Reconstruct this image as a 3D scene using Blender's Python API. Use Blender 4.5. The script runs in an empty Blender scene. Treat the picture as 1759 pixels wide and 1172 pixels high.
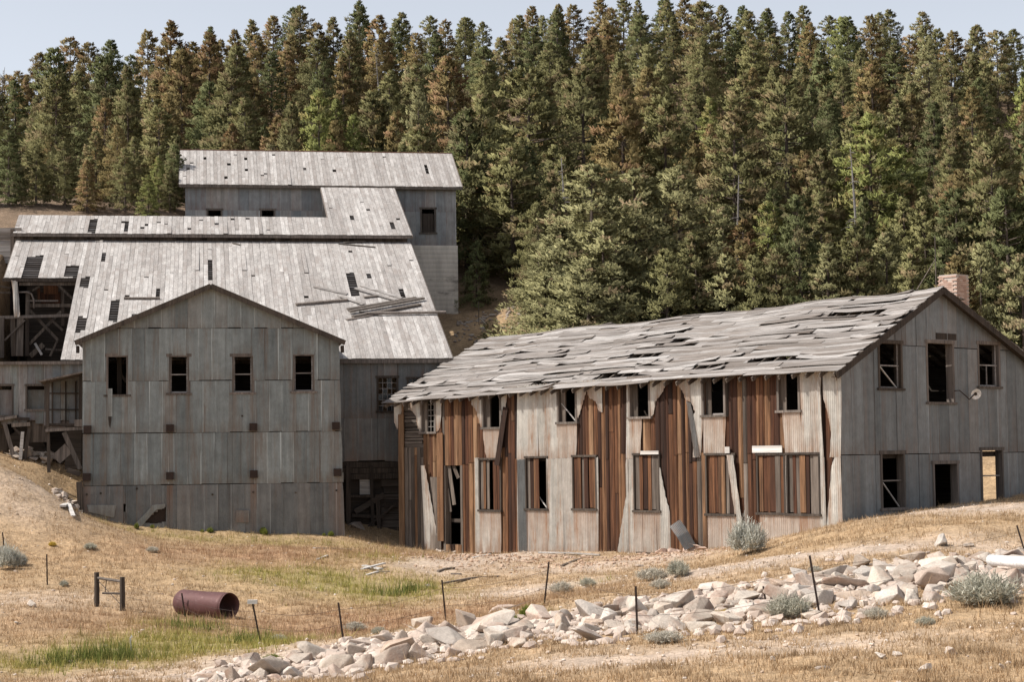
import bpy, bmesh, math, random
import numpy as np
from mathutils import Vector, Matrix
random.seed(7); rng = np.random.default_rng(11)
SC = bpy.context.scene; COL = SC.collection
# ------------------------------------------------------------------ camera
FPX = 3300.0; CZ = 5.0
PITCH = math.atan((775 - 586) / FPX); ROLL = 0.012
F_ = np.array([0, math.cos(PITCH), math.sin(PITCH)]); R0 = np.array([1., 0, 0]); U0 = np.array([0, -math.sin(PITCH), math.cos(PITCH)])
U_ = U0 * math.cos(ROLL) + R0 * math.sin(ROLL); R_ = R0 * math.cos(ROLL) - U0 * math.sin(ROLL)
CAMP = np.array([0, 0, CZ])
cam_d = bpy.data.cameras.new('camera'); cam_d.sensor_width = 36; cam_d.lens = FPX / 1759 * 36; cam_d.clip_end = 3000; cam_d.clip_start = 0.5
cam = bpy.data.objects.new('camera', cam_d); COL.objects.link(cam)
cam.matrix_world = Matrix(((R_[0], U_[0], -F_[0], 0), (R_[1], U_[1], -F_[1], 0), (R_[2], U_[2], -F_[2], CZ), (0, 0, 0, 1)))
SC.camera = cam
# ------------------------------------------------------------------ sky, sun, exposure
SUN_EL = math.radians(49); SUN_AZ = math.radians(-101)          # azimuth from +Y (view direction), negative is to the left
sdir = Vector((math.sin(SUN_AZ) * math.cos(SUN_EL), math.cos(SUN_AZ) * math.cos(SUN_EL), math.sin(SUN_EL)))
W = bpy.data.worlds.new('World'); SC.world = W; W.use_nodes = True
nt = W.node_tree; bg = nt.nodes['Background']
sky = nt.nodes.new('ShaderNodeTexSky'); sky.sky_type = 'NISHITA'; sky.sun_disc = False
sky.sun_elevation = SUN_EL; sky.sun_rotation = SUN_AZ
sky.altitude = 1800; sky.air_density = 1.0; sky.dust_density = 6.0; sky.ozone_density = 1.0
hs = nt.nodes.new('ShaderNodeHueSaturation'); hs.inputs['Saturation'].default_value = .34; nt.links.new(sky.outputs[0], hs.inputs['Color'])   # smoke-pale summer sky
nt.links.new(hs.outputs[0], bg.inputs[0]); bg.inputs[1].default_value = 0.125
sl = bpy.data.lights.new('sun', 'SUN'); sl.energy = 3.9; sl.angle = math.radians(0.6); sl.color = (1, .95, .87)
so = bpy.data.objects.new('sun', sl); COL.objects.link(so); so.rotation_euler = sdir.to_track_quat('Z', 'Y').to_euler()
SC.view_settings.view_transform = 'Standard'; SC.view_settings.look = 'None'; SC.view_settings.exposure = 0.58; SC.view_settings.gamma = 1.0
SC.view_settings.use_curve_mapping = False
SC.cycles.max_bounces = 6; SC.cycles.diffuse_bounces = 3; SC.cycles.transparent_max_bounces = 4
# ------------------------------------------------------------------ projection helpers
def ray(x, y): return F_ * FPX + R_ * (x - 879.5) + U_ * (586 - y)
def atd(x, y, d):
    r = ray(x, y); return CAMP + r * d / r[1]
class Frame:
    """local frame of a building: X along the front, Y into the building, Z world height"""
    def __init__(s, ox, oy, yaw, zb):
        s.o = np.array([ox, oy, 0.]); s.yaw = yaw; s.zb = zb
        s.X = np.array([math.cos(yaw), math.sin(yaw), 0]); s.Y = np.array([-math.sin(yaw), math.cos(yaw), 0])
    def l(s, p): p = np.array(p) - s.o; return np.array([p @ s.X, p @ s.Y, p[2]])
    def w(s, x, y, z): return s.o + s.X * x + s.Y * y + np.array([0, 0, z])
    def hit(s, x, y, P, N):
        n = s.X * N[0] + s.Y * N[1] + np.array([0, 0, N[2]]); r = ray(x, y)
        t = ((s.w(*P) - CAMP) @ n) / (r @ n); return s.l(CAMP + r * t)
    def hy(s, x, y, Y=0): q = s.hit(x, y, (0, Y, 0), (0, 1, 0)); return q[0], q[2]
    def hx(s, x, y, X=0): q = s.hit(x, y, (X, 0, 0), (1, 0, 0)); return q[1], q[2]
BK = Frame(11.740, 69.0, math.radians(-46.5), 1.0)
ML = Frame(-2.944, 90.0, math.radians(9.2), 1.0)
# ------------------------------------------------------------------ object helpers
def mobj(name, V, Fc, mat, parent=None, smooth=False):
    me = bpy.data.meshes.new(name); me.from_pydata([tuple(map(float, v)) for v in V], [], Fc)
    if smooth: me.shade_smooth()
    o = bpy.data.objects.new(name, me); COL.objects.link(o)
    if mat: me.materials.append(mat)
    if parent:
        o.parent = parent
        if parent.name in ABSZ: o.location.z = -parent.location.z      # parts of a building are modelled in world heights
    return o
ABSZ = set()
def tag(o, label=None, cat=None, group=None, kind=None):
    if label: o['label'] = label
    if cat: o['category'] = cat
    if group: o['group'] = group
    if kind: o['kind'] = kind
    return o
def empty(name, loc, rz, label, cat, group=None):
    o = bpy.data.objects.new(name, None); COL.objects.link(o); o.location = loc; o.rotation_euler = (0, 0, rz); o.empty_display_size = .2
    return tag(o, label, cat, group)
def building(name, fr, label, cat, group=None):
    o = empty(name, (fr.o[0], fr.o[1], fr.zb), fr.yaw, label, cat, group); ABSZ.add(o.name); return o
class MB:
    def __init__(s): s.V = []; s.F = []
    def hexa(s, c):                                   # 8 corners: bottom 4 then top 4
        b = len(s.V); s.V += [tuple(p) for p in c]
        for q in ((3, 2, 1, 0), (4, 5, 6, 7), (0, 1, 5, 4), (1, 2, 6, 5), (2, 3, 7, 6), (3, 0, 4, 7)): s.F.append(tuple(b + i for i in q))
        return s
    def box(s, x0, x1, y0, y1, z0, z1):
        return s.hexa([(x0, y0, z0), (x1, y0, z0), (x1, y1, z0), (x0, y1, z0), (x0, y0, z1), (x1, y0, z1), (x1, y1, z1), (x0, y1, z1)])
    def beam(s, a, b, w, h, up=(0, 0, 1)):
        a = np.array(a, float); b = np.array(b, float); d = b - a; d /= np.linalg.norm(d)
        r = np.cross(d, up); 
        if np.linalg.norm(r) < 1e-3: r = np.cross(d, (0, 1, 0))
        r /= np.linalg.norm(r); u = np.cross(r, d)
        r = r * w / 2; u = u * h / 2
        return s.hexa([a - r - u, a + r - u, b + r - u, b - r - u, a - r + u, a + r + u, b + r + u, b - r + u])
    def tube(s, pts, rad, n=8, cap=True):
        pts = [np.array(p, float) for p in pts]; rads = rad if hasattr(rad, '__len__') else [rad] * len(pts); b0 = len(s.V)
        for i, p in enumerate(pts):
            d = pts[min(i + 1, len(pts) - 1)] - pts[max(i - 1, 0)]; d /= np.linalg.norm(d)
            r = np.cross(d, (0.01, .02, 1)); 
            if np.linalg.norm(r) < .05: r = np.cross(d, (0, 1, 0))
            r /= np.linalg.norm(r); u = np.cross(r, d)
            for k in range(n):
                a = 2 * math.pi * k / n; s.V.append(tuple(p + rads[i] * (r * math.cos(a) + u * math.sin(a))))
        for i in range(len(pts) - 1):
            for k in range(n):
                a = b0 + i * n; k2 = (k + 1) % n; s.F.append((a + k, a + k2, a + n + k2, a + n + k))
        if cap: s.F.append(tuple(b0 + k for k in range(n))[::-1]); s.F.append(tuple(b0 + (len(pts) - 1) * n + k for k in range(n)))
        return s
    def obj(s, name, mat, parent=None, smooth=False): return mobj(name, s.V, s.F, mat, parent, smooth)
def ivals(poly, u):
    xs = []
    for (a, b), (c, d) in zip(poly, poly[1:] + poly[:1]):
        if (a <= u < c) or (c <= u < a): xs.append(b + (d - b) * (u - a) / (c - a))
    xs.sort(); return [(xs[i], xs[i + 1]) for i in range(0, len(xs) - 1, 2)]
def sub_iv(iv, cuts):
    for c0, c1 in cuts:
        out = []
        for a, b in iv:
            if c1 <= a or c0 >= b: out.append((a, b)); continue
            if c0 > a: out.append((a, c0))
            if c1 < b: out.append((c1, b))
        iv = out
    return iv
def sheet(name, poly, holes, place, mat, parent, period=.09, amp=.017, seg=4, u0=None, u1=None, n0=0., tilt=0., vlo=None, vhi=None, jag=0., stain=None):
    """corrugated sheet cut to a polygon; place(u, v, n) -> local point"""
    us = [p[0] for p in poly]; u0 = min(us) if u0 is None else max(u0, min(us)); u1 = max(us) if u1 is None else min(u1, max(us))
    st = period / seg; k0 = math.ceil(u0 / st + .05); k1 = math.floor(u1 / st - .05)
    cuts = [u0] + [k * st for k in range(k0, k1 + 1)] + [u1]
    for h in holes: cuts += [x for x in (h[0], h[1]) if u0 < x < u1]
    cuts = sorted(set(round(c, 5) for c in cuts)); V = []; Fc = []; LF = []
    def get(u):
        iv = ivals(poly, u)
        iv = sub_iv(iv, [(h[2], h[3]) for h in holes if h[0] < u < h[1]])
        if vlo is not None: iv = sub_iv(iv, [(-99, vlo)])
        if vhi is not None: iv = sub_iv(iv, [(vhi, 99)])
        return iv
    hz = lambda u: amp * (math.sin(2 * math.pi * u / period))
    vm = sum(p[1] for p in poly) / len(poly)
    for a, b in zip(cuts, cuts[1:]):
        e = (b - a) * .02; A = get(a + e); B = get(b - e)
        if len(A) != len(B): A = B = get((a + b) / 2)
        for (p, q), (r, s) in zip(A, B):
            j = random.uniform(-jag, jag); i = len(V)
            V += [place(a, p + j, n0 + hz(a) + tilt * (p - vm)), place(b, r + j, n0 + hz(b) + tilt * (r - vm)), place(b, s - j, n0 + hz(b) + tilt * (s - vm)), place(a, q - j, n0 + hz(a) + tilt * (q - vm))]
            Fc.append((i, i + 1, i + 2, i + 3)); la = 1. if a - u0 < .02 or u1 - a < .02 else 0.; lb = 1. if b - u0 < .02 or u1 - b < .02 else 0.; sf = stain or (lambda u_, v_: 0.); LF += [(la, 0, sf(a + e, p + .01), 1), (lb, 0, sf(b - e, r + .01), 1), (lb, s - r, sf(b - e, s - .01), 1), (la, q - p, sf(a + e, q - .01), 1)]
    if not Fc: return None
    o = mobj(name, V, Fc, mat, parent)
    if amp and seg > 1:                               # where the sheet laps and where its foot is, for painted-in edge highlights and rust
        at = o.data.attributes.new('lapfoot', 'FLOAT_COLOR', 'POINT'); at.data.foreach_set('color', np.array(LF, np.float32).ravel())
    return o
def rect(fr, r, Y=0, side=False):
    f = fr.hx if side else fr.hy; xm = (r[0] + r[2]) / 2; ym = (r[1] + r[3]) / 2
    return (f(r[0], ym, Y)[0], f(r[2], ym, Y)[0], f(xm, r[3], Y)[1], f(xm, r[1], Y)[1])       # u0,u1,v0,v1
def polyl(fr, pts, Y=0, side=False):
    f = fr.hx if side else fr.hy; return [f(x, y, Y) for x, y in pts]
# ------------------------------------------------------------------ materials
class NT:
    def __init__(s, name, rough=.8):
        m = bpy.data.materials.new(name); m.use_nodes = True; s.m = m; s.t = m.node_tree; s.n = s.t.nodes; s.b = s.n['Principled BSDF']; s.b.inputs['Roughness'].default_value = rough
        s.b.inputs['Specular IOR Level'].default_value = .25
        s.tc = s.n.new('ShaderNodeTexCoord'); s.oi = None
    def L(s, a, b): s.t.links.new(a, b)
    def inp(s, v, sock):
        if isinstance(v, (int, float)): sock.default_value = v
        elif isinstance(v, tuple): sock.default_value = v + (1,) if len(v) == 3 and len(sock.default_value) == 4 else v
        else: s.L(v, sock)
    def noise(s, scale=(1, 1, 1), detail=4, rough=.6, off=None, coord='Object', sc=1., dist=0.):
        mp = s.n.new('ShaderNodeMapping'); mp.inputs['Scale'].default_value = scale; s.L(s.tc.outputs[coord], mp.inputs[0])
        v = mp.outputs[0]
        if off is not None:
            ad = s.n.new('ShaderNodeVectorMath'); ad.operation = 'ADD'; s.L(v, ad.inputs[0]); s.L(off, ad.inputs[1]); v = ad.outputs[0]
        t = s.n.new('ShaderNodeTexNoise'); t.inputs['Scale'].default_value = sc; t.inputs['Detail'].default_value = detail; t.inputs['Roughness'].default_value = rough; t.inputs['Distortion'].default_value = dist
        s.L(v, t.inputs['Vector']); return t.outputs['Fac']
    def ramp(s, fac, *stops):
        r = s.n.new('ShaderNodeValToRGB'); e = r.color_ramp.elements
        while len(e) < len(stops): e.new(.5)
        for el, (p, c) in zip(e, stops):
            el.position = p; el.color = (c, c, c, 1) if isinstance(c, (int, float)) else c + (1,)
        s.L(fac, r.inputs[0]); return r.outputs[0]
    def mix(s, a, b, fac, mode='MIX'):
        x = s.n.new('ShaderNodeMix'); x.data_type = 'RGBA'; x.blend_type = mode
        s.inp(fac, x.inputs[0]); s.inp(a, x.inputs[6]); s.inp(b, x.inputs[7]); return x.outputs[2]
    def math(s, op, a, b=0.):
        x = s.n.new('ShaderNodeMath'); x.operation = op; s.inp(a, x.inputs[0]); s.inp(b, x.inputs[1]); return x.outputs[0]
    def rnd(s):
        if not s.oi: s.oi = s.n.new('ShaderNodeObjectInfo')
        return s.oi.outputs['Random']
    def ocol(s):
        s.rnd(); return s.oi.outputs['Color']
    def rvec(s):
        c = s.n.new('ShaderNodeCombineXYZ'); m = s.math('MULTIPLY', s.rnd(), 37.); s.L(m, c.inputs[0]); s.L(m, c.inputs[1]); return c.outputs[0]
    def attr(s, name):
        a = s.n.new('ShaderNodeAttribute'); a.attribute_name = name; return a.outputs['Color']
    def bump(s, h, st=.4, dist=.02):
        b = s.n.new('ShaderNodeBump'); b.inputs['Strength'].default_value = st; b.inputs['Distance'].default_value = dist; s.L(h, b.inputs['Height']); s.L(b.outputs[0], s.b.inputs['Normal'])
    def col(s, c): s.inp(c, s.b.inputs['Base Color']); return s
def m_metal(name, c0, c1, rust=.5, rustcol=(.20, .105, .06), metallic=.25, rough=.5, foot=.45):
    """weathered galvanised sheet, streaked downwards"""
    t = NT(name, rough); t.b.inputs['Metallic'].default_value = metallic
    rv = t.rvec()
    base = t.mix(c0, c1, t.rnd()); base = t.mix(base, (.20, .155, .125), t.ramp(t.rnd(), (.86, 0.), (.95, .25)))
    st = t.noise((5, 5, .35), 4, .65, rv); fine = t.noise((30, 30, 8), 3, .6, rv); spot = t.noise((2.2, 2.2, 2.2), 5, .65)
    base = t.mix(base, t.ramp(st, (.3, .70), (.68, 1.18)), .75, 'MULTIPLY')
    base = t.mix(base, t.ramp(fine, (.3, .86), (.7, 1.1)), .8, 'MULTIPLY')
    base = t.mix(base, t.ramp(spot, (.35, .8), (.62, 1.12)), .7, 'MULTIPLY')
    rs = t.noise((3.2, 3.2, .22), 3, .6, rv)
    rm = t.math('MULTIPLY', t.ramp(rs, (.49, 0.), (.66, 1.)), t.ramp(t.noise((9, 9, 1.5), 3, .7, rv), (.35, .1), (.65, 1.)))
    base = t.mix(base, rustcol, t.math('MULTIPLY', rm, rust))
    sep = t.n.new('ShaderNodeSeparateColor'); t.L(t.attr('lapfoot'), sep.inputs[0])
    lap = t.math('MULTIPLY', sep.outputs[0], t.ramp(t.noise((2, 2, .5), 3, .6, rv), (.4, 0.), (.6, .75)))
    base = t.mix(base, t.mix((.12, .075, .05), tuple(min(.6, c * 1.9) for c in c1), t.ramp(t.rnd(), (.35, 0.), (.45, 1.))), lap)  # pale lap lines paint in light caught by lifted edges; dark ones are rust
    ft = t.math('MULTIPLY', t.ramp(sep.outputs[1], (.0, 1.), (.62, 0.)), t.ramp(t.noise((6, 6, .6), 4, .7, rv), (.36, 0.), (.62, 1.)))
    base = t.mix(base, tuple(c * .9 for c in rustcol), t.math('MULTIPLY', ft, foot))
    base = t.mix(base, tuple(c * 1.05 for c in rustcol), t.math('MULTIPLY', sep.outputs[2], t.ramp(t.noise((14, 14, .5), 4, .7, rv), (.3, .25), (.65, 1.))))
    t.col(base); t.bump(t.noise((3, 3, 3), 4, .6), .25, .03); return t.m
def m_wood(name, c0, c1, axis=0, dark=.5, stain=None, knots=True, sc=1., rough=.85, bump=.35, multi=None):
    """sawn weathered boards; grain runs along the local axis"""
    t = NT(name, rough); rv = t.rvec()
    s = [16 * sc] * 3; s[axis] = .5 * sc; s2 = [60 * sc] * 3; s2[axis] = 1.4 * sc; s3 = [2.5] * 3; s3[axis] = .35
    g = t.noise(tuple(s), 4, .6, rv, dist=.3); g2 = t.noise(tuple(s2), 3, .7, rv); pt = t.noise(tuple(s3), 3, .6, rv)
    base = t.ramp(t.rnd(), *multi) if multi else t.mix(c0, c1, t.rnd())
    base = t.mix(base, t.ramp(g, (.3, 1 - dark), (.65, 1.15)), .9, 'MULTIPLY')
    base = t.mix(base, t.ramp(g2, (.3, 1 - dark * .8), (.6, 1.1)), .8, 'MULTIPLY')
    base = t.mix(base, t.ramp(pt, (.3, .7), (.7, 1.2)), .8, 'MULTIPLY')
    if stain: base = t.mix(base, stain, t.ramp(t.noise(tuple(x * .7 for x in s3), 3, .6, rv), (.5, 0.), (.7, .8)))
    t.col(base); t.bump(g, bump, .02); return t.m
M = {}
M['galv_mill'] = m_metal('galvanised_mill', (.158, .176, .176), (.275, .297, .292), .6, (.16, .105, .07))
M['galv_dark'] = m_metal('galvanised_dark', (.12, .125, .125), (.19, .192, .188), .35)
M['galv_blue'] = m_metal('galvanised_bluish', (.19, .205, .215), (.29, .285, .275), .5, (.16, .09, .07))
M['galv_gable'] = m_metal('galvanised_gable', (.13, .142, .148), (.22, .232, .238), .45, (.17, .11, .08))
M['galv_bunk'] = m_metal('galvanised_bunkhouse', (.46, .435, .395), (.60, .575, .53), .9, (.33, .18, .10), foot=.75)
M['roof_y'] = m_wood('silver_roof_boards', (.33, .305, .29), (.48, .45, .43), 1, .34, (.26, .225, .205), multi=((0., (.30, .273, .256)), (.3, (.36, .333, .315)), (.75, (.42, .392, .372)), (1., (.48, .452, .432))))
M['roof_x'] = m_wood('silver_roof_planks', (.24, .215, .20), (.42, .385, .365), 0, .62, (.16, .13, .11), multi=((0., (.20, .17, .15)), (.25, (.29, .262, .245)), (.7, (.37, .34, .32)), (1., (.47, .44, .42))))
M['brown'] = m_wood('brown_wall_boards', (.075, .03, .016), (.27, .122, .058), 2, .8, (.03, .015, .01), multi=((0., (.03, .015, .01)), (.3, (.085, .033, .017)), (.7, (.17, .076, .036)), (1., (.29, .16, .085))))
M['brown_l'] = m_wood('tan_wall_boards', (.20, .105, .055), (.33, .20, .115), 2, .6, (.10, .045, .022))
M['grey_v'] = m_wood('grey_weathered_boards', (.10, .08, .065), (.22, .18, .15), 2, .6, (.05, .035, .028))
M['grey_x'] = m_wood('grey_weathered_rails', (.10, .08, .065), (.20, .165, .14), 0, .6, (.05, .035, .028))
M['trim'] = m_wood('dark_trim_wood', (.055, .042, .034), (.10, .078, .062), 2, .6)
M['frame'] = m_wood('window_frame_wood', (.12, .10, .085), (.24, .20, .175), 2, .6)
M['white'] = m_wood('pale_painted_wood', (.45, .42, .39), (.6, .57, .54), 0, .35)
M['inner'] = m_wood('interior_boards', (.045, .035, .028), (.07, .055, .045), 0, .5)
def m_conc():
    t = NT('board_formed_concrete', .9)
    b = t.mix((.58, .53, .47), (.68, .63, .565), t.noise((.5, .5, 3), 4, .6))
    b = t.mix(b, t.ramp(t.noise((1.2, 1.2, .25), 5, .7), (.3, .65), (.6, 1.1)), .8, 'MULTIPLY')
    b = t.mix(b, (.14, .12, .11), t.ramp(t.noise((.9, .9, 2.2), 4, .6), (.6, 0.), (.75, .7)))
    w = t.n.new('ShaderNodeTexWave'); w.bands_direction = 'Z'; w.inputs['Scale'].default_value = 1.1; w.inputs['Distortion'].default_value = .6; t.L(t.tc.outputs['Object'], w.inputs[0])
    b = t.mix(b, t.ramp(w.outputs['Fac'], (0, .82), (.25, 1.)), .8, 'MULTIPLY')
    t.col(b); t.bump(w.outputs['Fac'], .3, .02); return t.m
M['conc'] = m_conc()
def m_plain(name, c, rough=.7, var=.25, metallic=0., sc=8):
    t = NT(name, rough); t.b.inputs['Metallic'].default_value = metallic
    t.col(t.mix(c, t.ramp(t.noise((1, 1, 1), 5, .65, sc=sc), (.3, 1 - var), (.7, 1 + var)), .9, 'MULTIPLY')); return t.m
M['steel'] = m_plain('rusty_steel_post', (.045, .03, .025), .7)
M['rust'] = None
def m_rust():
    t = NT('maroon_rusted_steel', .6); t.b.inputs['Metallic'].default_value = .2
    b = t.mix((.06, .027, .028), (.155, .075, .07), t.noise((1, 1, 1), 8, .75, sc=4.))
    b = t.mix(b, (.24, .16, .15), t.ramp(t.noise((1, 1, 1), 5, .7, sc=7.), (.58, 0.), (.75, .6))); b = t.mix(b, (.07, .03, .025), t.ramp(t.noise((1, 1, 1), 4, .7, sc=2.), (.55, 0.), (.75, .7)))
    t.col(b); return t.m
M['rust'] = m_rust()
def m_glass():
    t = NT('dusty_window_glass', .15); t.b.inputs['Base Color'].default_value = (.02, .022, .024, 1); t.b.inputs['Specular IOR Level'].default_value = .5; t.b.inputs['Alpha'].default_value = .75; return t.m
M['glass'] = m_glass()
# ------------------------------------------------------------------ terrain
def cp(px, py, d): p = atd(px, py, d); return (p[0], p[1], p[2])
CPTS = [cp(*c) for c in [
 (0,1172,43),(400,1172,40),(880,1172,34),(1300,1172,32),(1759,1172,30),
 (600,1125,43),(850,1095,43),(1100,1075,43),(1400,1045,42),(1700,1010,43),(1500,962,53),(1200,985,56),(1759,950,55),
 (500,1165,41),(590,1103,51),(445,1105,50),(765,1073,54),(700,1085,49),(940,1040,52),
 (300,1062,57),(150,1100,50),(100,1145,45.5),(500,1000,66),(400,942,78),(200,985,67),(600,950,76),
 (370,916,84),(143,888,82.5),(592,918,85.5),(640,917,88),
 (0,965,71),(0,880,76),(0,800,80),(60,830,79.5),(0,1050,57),(110,868,80.5),
 (100,800,86),(0,770,87),
 (690,942,86),(1000,950,77.6),(1250,944,72.2),(1447,900,69),(1640,872,74),(1759,855,77),
 (800,1005,66),(1100,992,61),(1300,962,62),(1500,898,65),(1600,905,59),(1759,890,63),
 (830,560,112),(860,545,115),(1000,570,112),(1250,560,112),(1400,555,113),(1740,580,113),
 (0,437,104),(0,365,112),(150,365,113),(300,370,114),(40,700,95),(0,640,94),(-40,520,99),(0,712,90),
 (787,558,116.3),(755,562,115.5),(838,553,116.),(900,480,125),(1000,470,130),(820,500,121)]]
CPTS += [(-50,40,-.2),(-50,80,4.),(-50,110,14.),(-24,78,3.6),(0,2,2.6),(-12,14,2.),(12,14,2.2),(0,24,1.3),(40,30,2.2),(45,60,3.4),(45,85,4.),(45,105,8.),(20,92,2.2),(5,100,4.),(14,104,5.5),
 (-60,150,25.),(-33,150,25.5),(-10,150,25.5),(12,150,25.),(35,150,24.),(60,150,23.),
 (-70,190,36.),(-50,190,36.),(-22,190,41.5),(0,190,42.),(20,190,43.),(50,195,41.),(70,195,39.),
 (-60,225,38.),(-20,225,44.),(20,225,45.),(60,225,41.),(-70,290,30.),(0,290,34.),(70,290,31.),
 (-140,60,6.),(140,60,8.),(-160,150,26.),(160,150,25.),(-160,230,36.),(160,230,36.),(-180,320,22.),(0,360,20.),(180,320,22.),(0,-40,2.),(-100,-20,1.),(100,-20,3.)]
CP = np.array(CPTS); _S = 40.
def _k(r2): return np.where(r2 > 1e-12, .5 * r2 * np.log(np.maximum(r2, 1e-12)), 0)
_P = CP[:, :2] / _S; _n = len(_P)
_K = _k(((_P[:, None] - _P[None]) ** 2).sum(-1)) + np.eye(_n) * 4e-4
_Q = np.c_[np.ones(_n), _P]; _A = np.block([[_K, _Q], [_Q.T, np.zeros((3, 3))]])
_W = np.linalg.solve(_A, np.r_[CP[:, 2], np.zeros(3)])
def gz(x, y):
    x = np.atleast_1d(np.asarray(x, float)); y = np.atleast_1d(np.asarray(y, float)); out = np.empty(x.size); xf = x.ravel(); yf = y.ravel()
    for i in range(0, x.size, 20000):
        p = np.c_[xf[i:i + 20000], yf[i:i + 20000]] / _S
        out[i:i + 20000] = _k(((p[:, None] - _P[None]) ** 2).sum(-1)) @ _W[:_n] + np.c_[np.ones(len(p)), p] @ _W[_n:]
    b = .05 * np.sin(1.7 * xf + 2.1 * yf) * np.sin(1.3 * yf - .6 * xf + 1) + .03 * np.sin(4.1 * xf + .4) * np.sin(3.7 * yf + 1.2) + .07 * np.sin(.63 * xf + 1) * np.sin(.51 * yf)
    far = np.clip((yf - 100) / 40, 0, 1); b += far * (.6 * np.sin(.21 * xf + .13 * yf) * np.sin(.17 * yf + 1))
    z = out + b
    dx, dy = xf - ML.o[0], yf - ML.o[1]; mu = dx * ML.X[0] + dy * ML.X[1]; mv = dx * ML.Y[0] + dy * ML.Y[1]     # the hall stands in a level cut
    k = np.clip((mu + 21.9) / .5, 0, 1) * np.clip((.6 - mu) / .5, 0, 1) * np.clip((mv + .5) / .5, 0, 1); z = z - k * np.maximum(0, z - (4.6 + np.maximum(0, mv - 14.5) * 2.4))
    return z.reshape(x.shape)
def gz1(x, y): return float(gz([x], [y])[0])
_gd = np.linspace(27, 100, 560)
def gh(px, py, d):
    """distance at which the line of sight through a photo point meets the ground, near the guess d"""
    r = ray(px, py); r = r / r[1]; z = CAMP[2] + r[2] * _gd; k = np.where((z - gz(r[0] * _gd, _gd) < 0) & (_gd > d * .72) & (_gd < d * 1.35))[0]
    return float(_gd[k[0]]) if len(k) else d
def ax(segs):
    o = []
    for a, b, st in segs: o += list(np.arange(a, b - 1e-6, st))
    return np.array(o + [segs[-1][1]])
gx = ax([(-620, -100, 26), (-100, -40, 3), (-40, 40, .4), (40, 100, 3), (100, 620, 26)]); gy = ax([(-300, -20, 20), (-20, 26, 1.5), (26, 92, .4), (92, 130, .8), (130, 240, 2.5), (240, 700, 20)])
GX, GY = np.meshgrid(gx, gy); edge = np.clip((np.maximum(np.abs(GX) - 190, np.maximum(GY - 370, -50 - GY))) / 120, 0, 1)
GZ = gz(np.clip(GX, -210, 210), np.clip(GY, -60, 390)) * (1 - edge) + edge * 4.
nx, ny = len(gx), len(gy)
# where plants, soil and gravel are (true cover, used for colours and for the density of plants)
def blob(x, y, px, py, d, rx, ry):
    c = atd(px, py, d); return np.exp(-(((x - c[0]) / rx) ** 2 + ((y - c[1]) / ry) ** 2))
def n2(x, y, f, s=0.):
    return .5 + .25 * (np.sin(f * x + 1.3 * f * y + s) * np.sin(.9 * f * y - .5 * f * x + 2 * s) + np.sin(2.3 * f * x - s) * np.sin(2.1 * f * y + .7 * f * x + s))
def green(x, y):
    g = sum(a * blob(x, y, *b) for a, b in [(1., (330,1090,50,2.2,2.2)),(1., (240,1120,48,2.0,1.6)),(1.,(430,1110,49,2.,2.)),(.9,(310,1070,55,1.2,1.)),(.8, (100,1140,46,2.5,1.6)),(.9, (560,990,66,2.,3.)),(1., (690,1000,64,1.6,3.5)),(.7,(450,985,68,2.,2.5)),(.5,(480,920,82,4,2.)),(.35,(250,920,82,3,2.)),(.5,(640,960,74,2.,2.5)),(.5,(930,1055,49,.5,.6)),(.4,(1000,980,62,1.,1.))])
    return np.clip(g * (.45 + 1.1 * n2(x, y, 1.1, .4)), 0, 1)
def bare(x, y):
    b = sum(a * blob(x, y, *q) for a, q in [(1., (880,965,77,3.,3.)),(1., (1080,965,70,4.,3.)),(1., (760,985,72,2.,3.)),(.9, (950,1005,62,3.,2.)),(.9, (400,1150,43,3.5,2.5)),(.8, (1250,1000,56,3.,2.)),(.8, (1500,955,56,5.,2.)),(.9, (1700,875,68,4.,3.)),(.8, (1100,1130,37,3.,1.5)),(.5, (60,1010,60,3,3)),(.5,(1500,1120,36,3.,1.5)),(.5,(30,860,78,3,3)),(.35,(1000,1050,46,6,3)),(.35,(1400,1020,47,6,3)),(.4,(700,1100,45,4,3)),(.35,(1600,985,49,5,3))])
    return np.clip(b * (.5 + n2(x, y, .9, 2.)), 0, 1)
def redg(x, y): return np.clip(sum(a * blob(x, y, *q) for a, q in [(1., (450,960,74,6,4.)),(.9, (620,1050,56,4,4.)),(.8, (700,965,75,3,3.)),(.6,(200,1060,55,4,3)),(.6,(850,1040,55,3,3))]) * (.4 + 1.1 * n2(x, y, .8, 1.)), 0, 1)
def lerp(a, b, t): return a * (1 - t[..., None]) + np.array(b) * t[..., None]
def ground_col(x, y, s=1.):
    c = np.broadcast_to(np.array([.395, .27, .155]), x.shape + (3,)).copy()
    c = lerp(c, (.33, .20, .115), redg(x, y) * .9); c = lerp(c, (.48, .375, .295), np.clip(bare(x, y) * 1.1, 0, 1)); c = lerp(c, (.27, .225, .09), green(x, y) * .7)
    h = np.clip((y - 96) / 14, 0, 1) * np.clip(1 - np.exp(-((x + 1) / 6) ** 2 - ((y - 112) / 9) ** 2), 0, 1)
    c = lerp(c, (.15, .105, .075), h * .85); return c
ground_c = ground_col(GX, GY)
def m_ground():
    t = NT('dry_ground', .95); a = t.attr('zone')
    b = t.mix(a, t.ramp(t.noise((1, 1, 1), 6, .7, sc=1.1), (.3, .60), (.7, 1.3)), .9, 'MULTIPLY')
    b = t.mix(b, t.ramp(t.noise((1, 1, 1), 5, .75, sc=7.), (.3, .5), (.7, 1.35)), .9, 'MULTIPLY')
    b = t.mix(b, (.52, .45, .38), t.ramp(t.noise((1, 1, 1), 3, .6, sc=14.), (.64, 0.), (.72, .7)))
    t.col(b); t.bump(t.noise((1, 1, 1), 6, .7, sc=5.), .6, .12); return t.m
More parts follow.
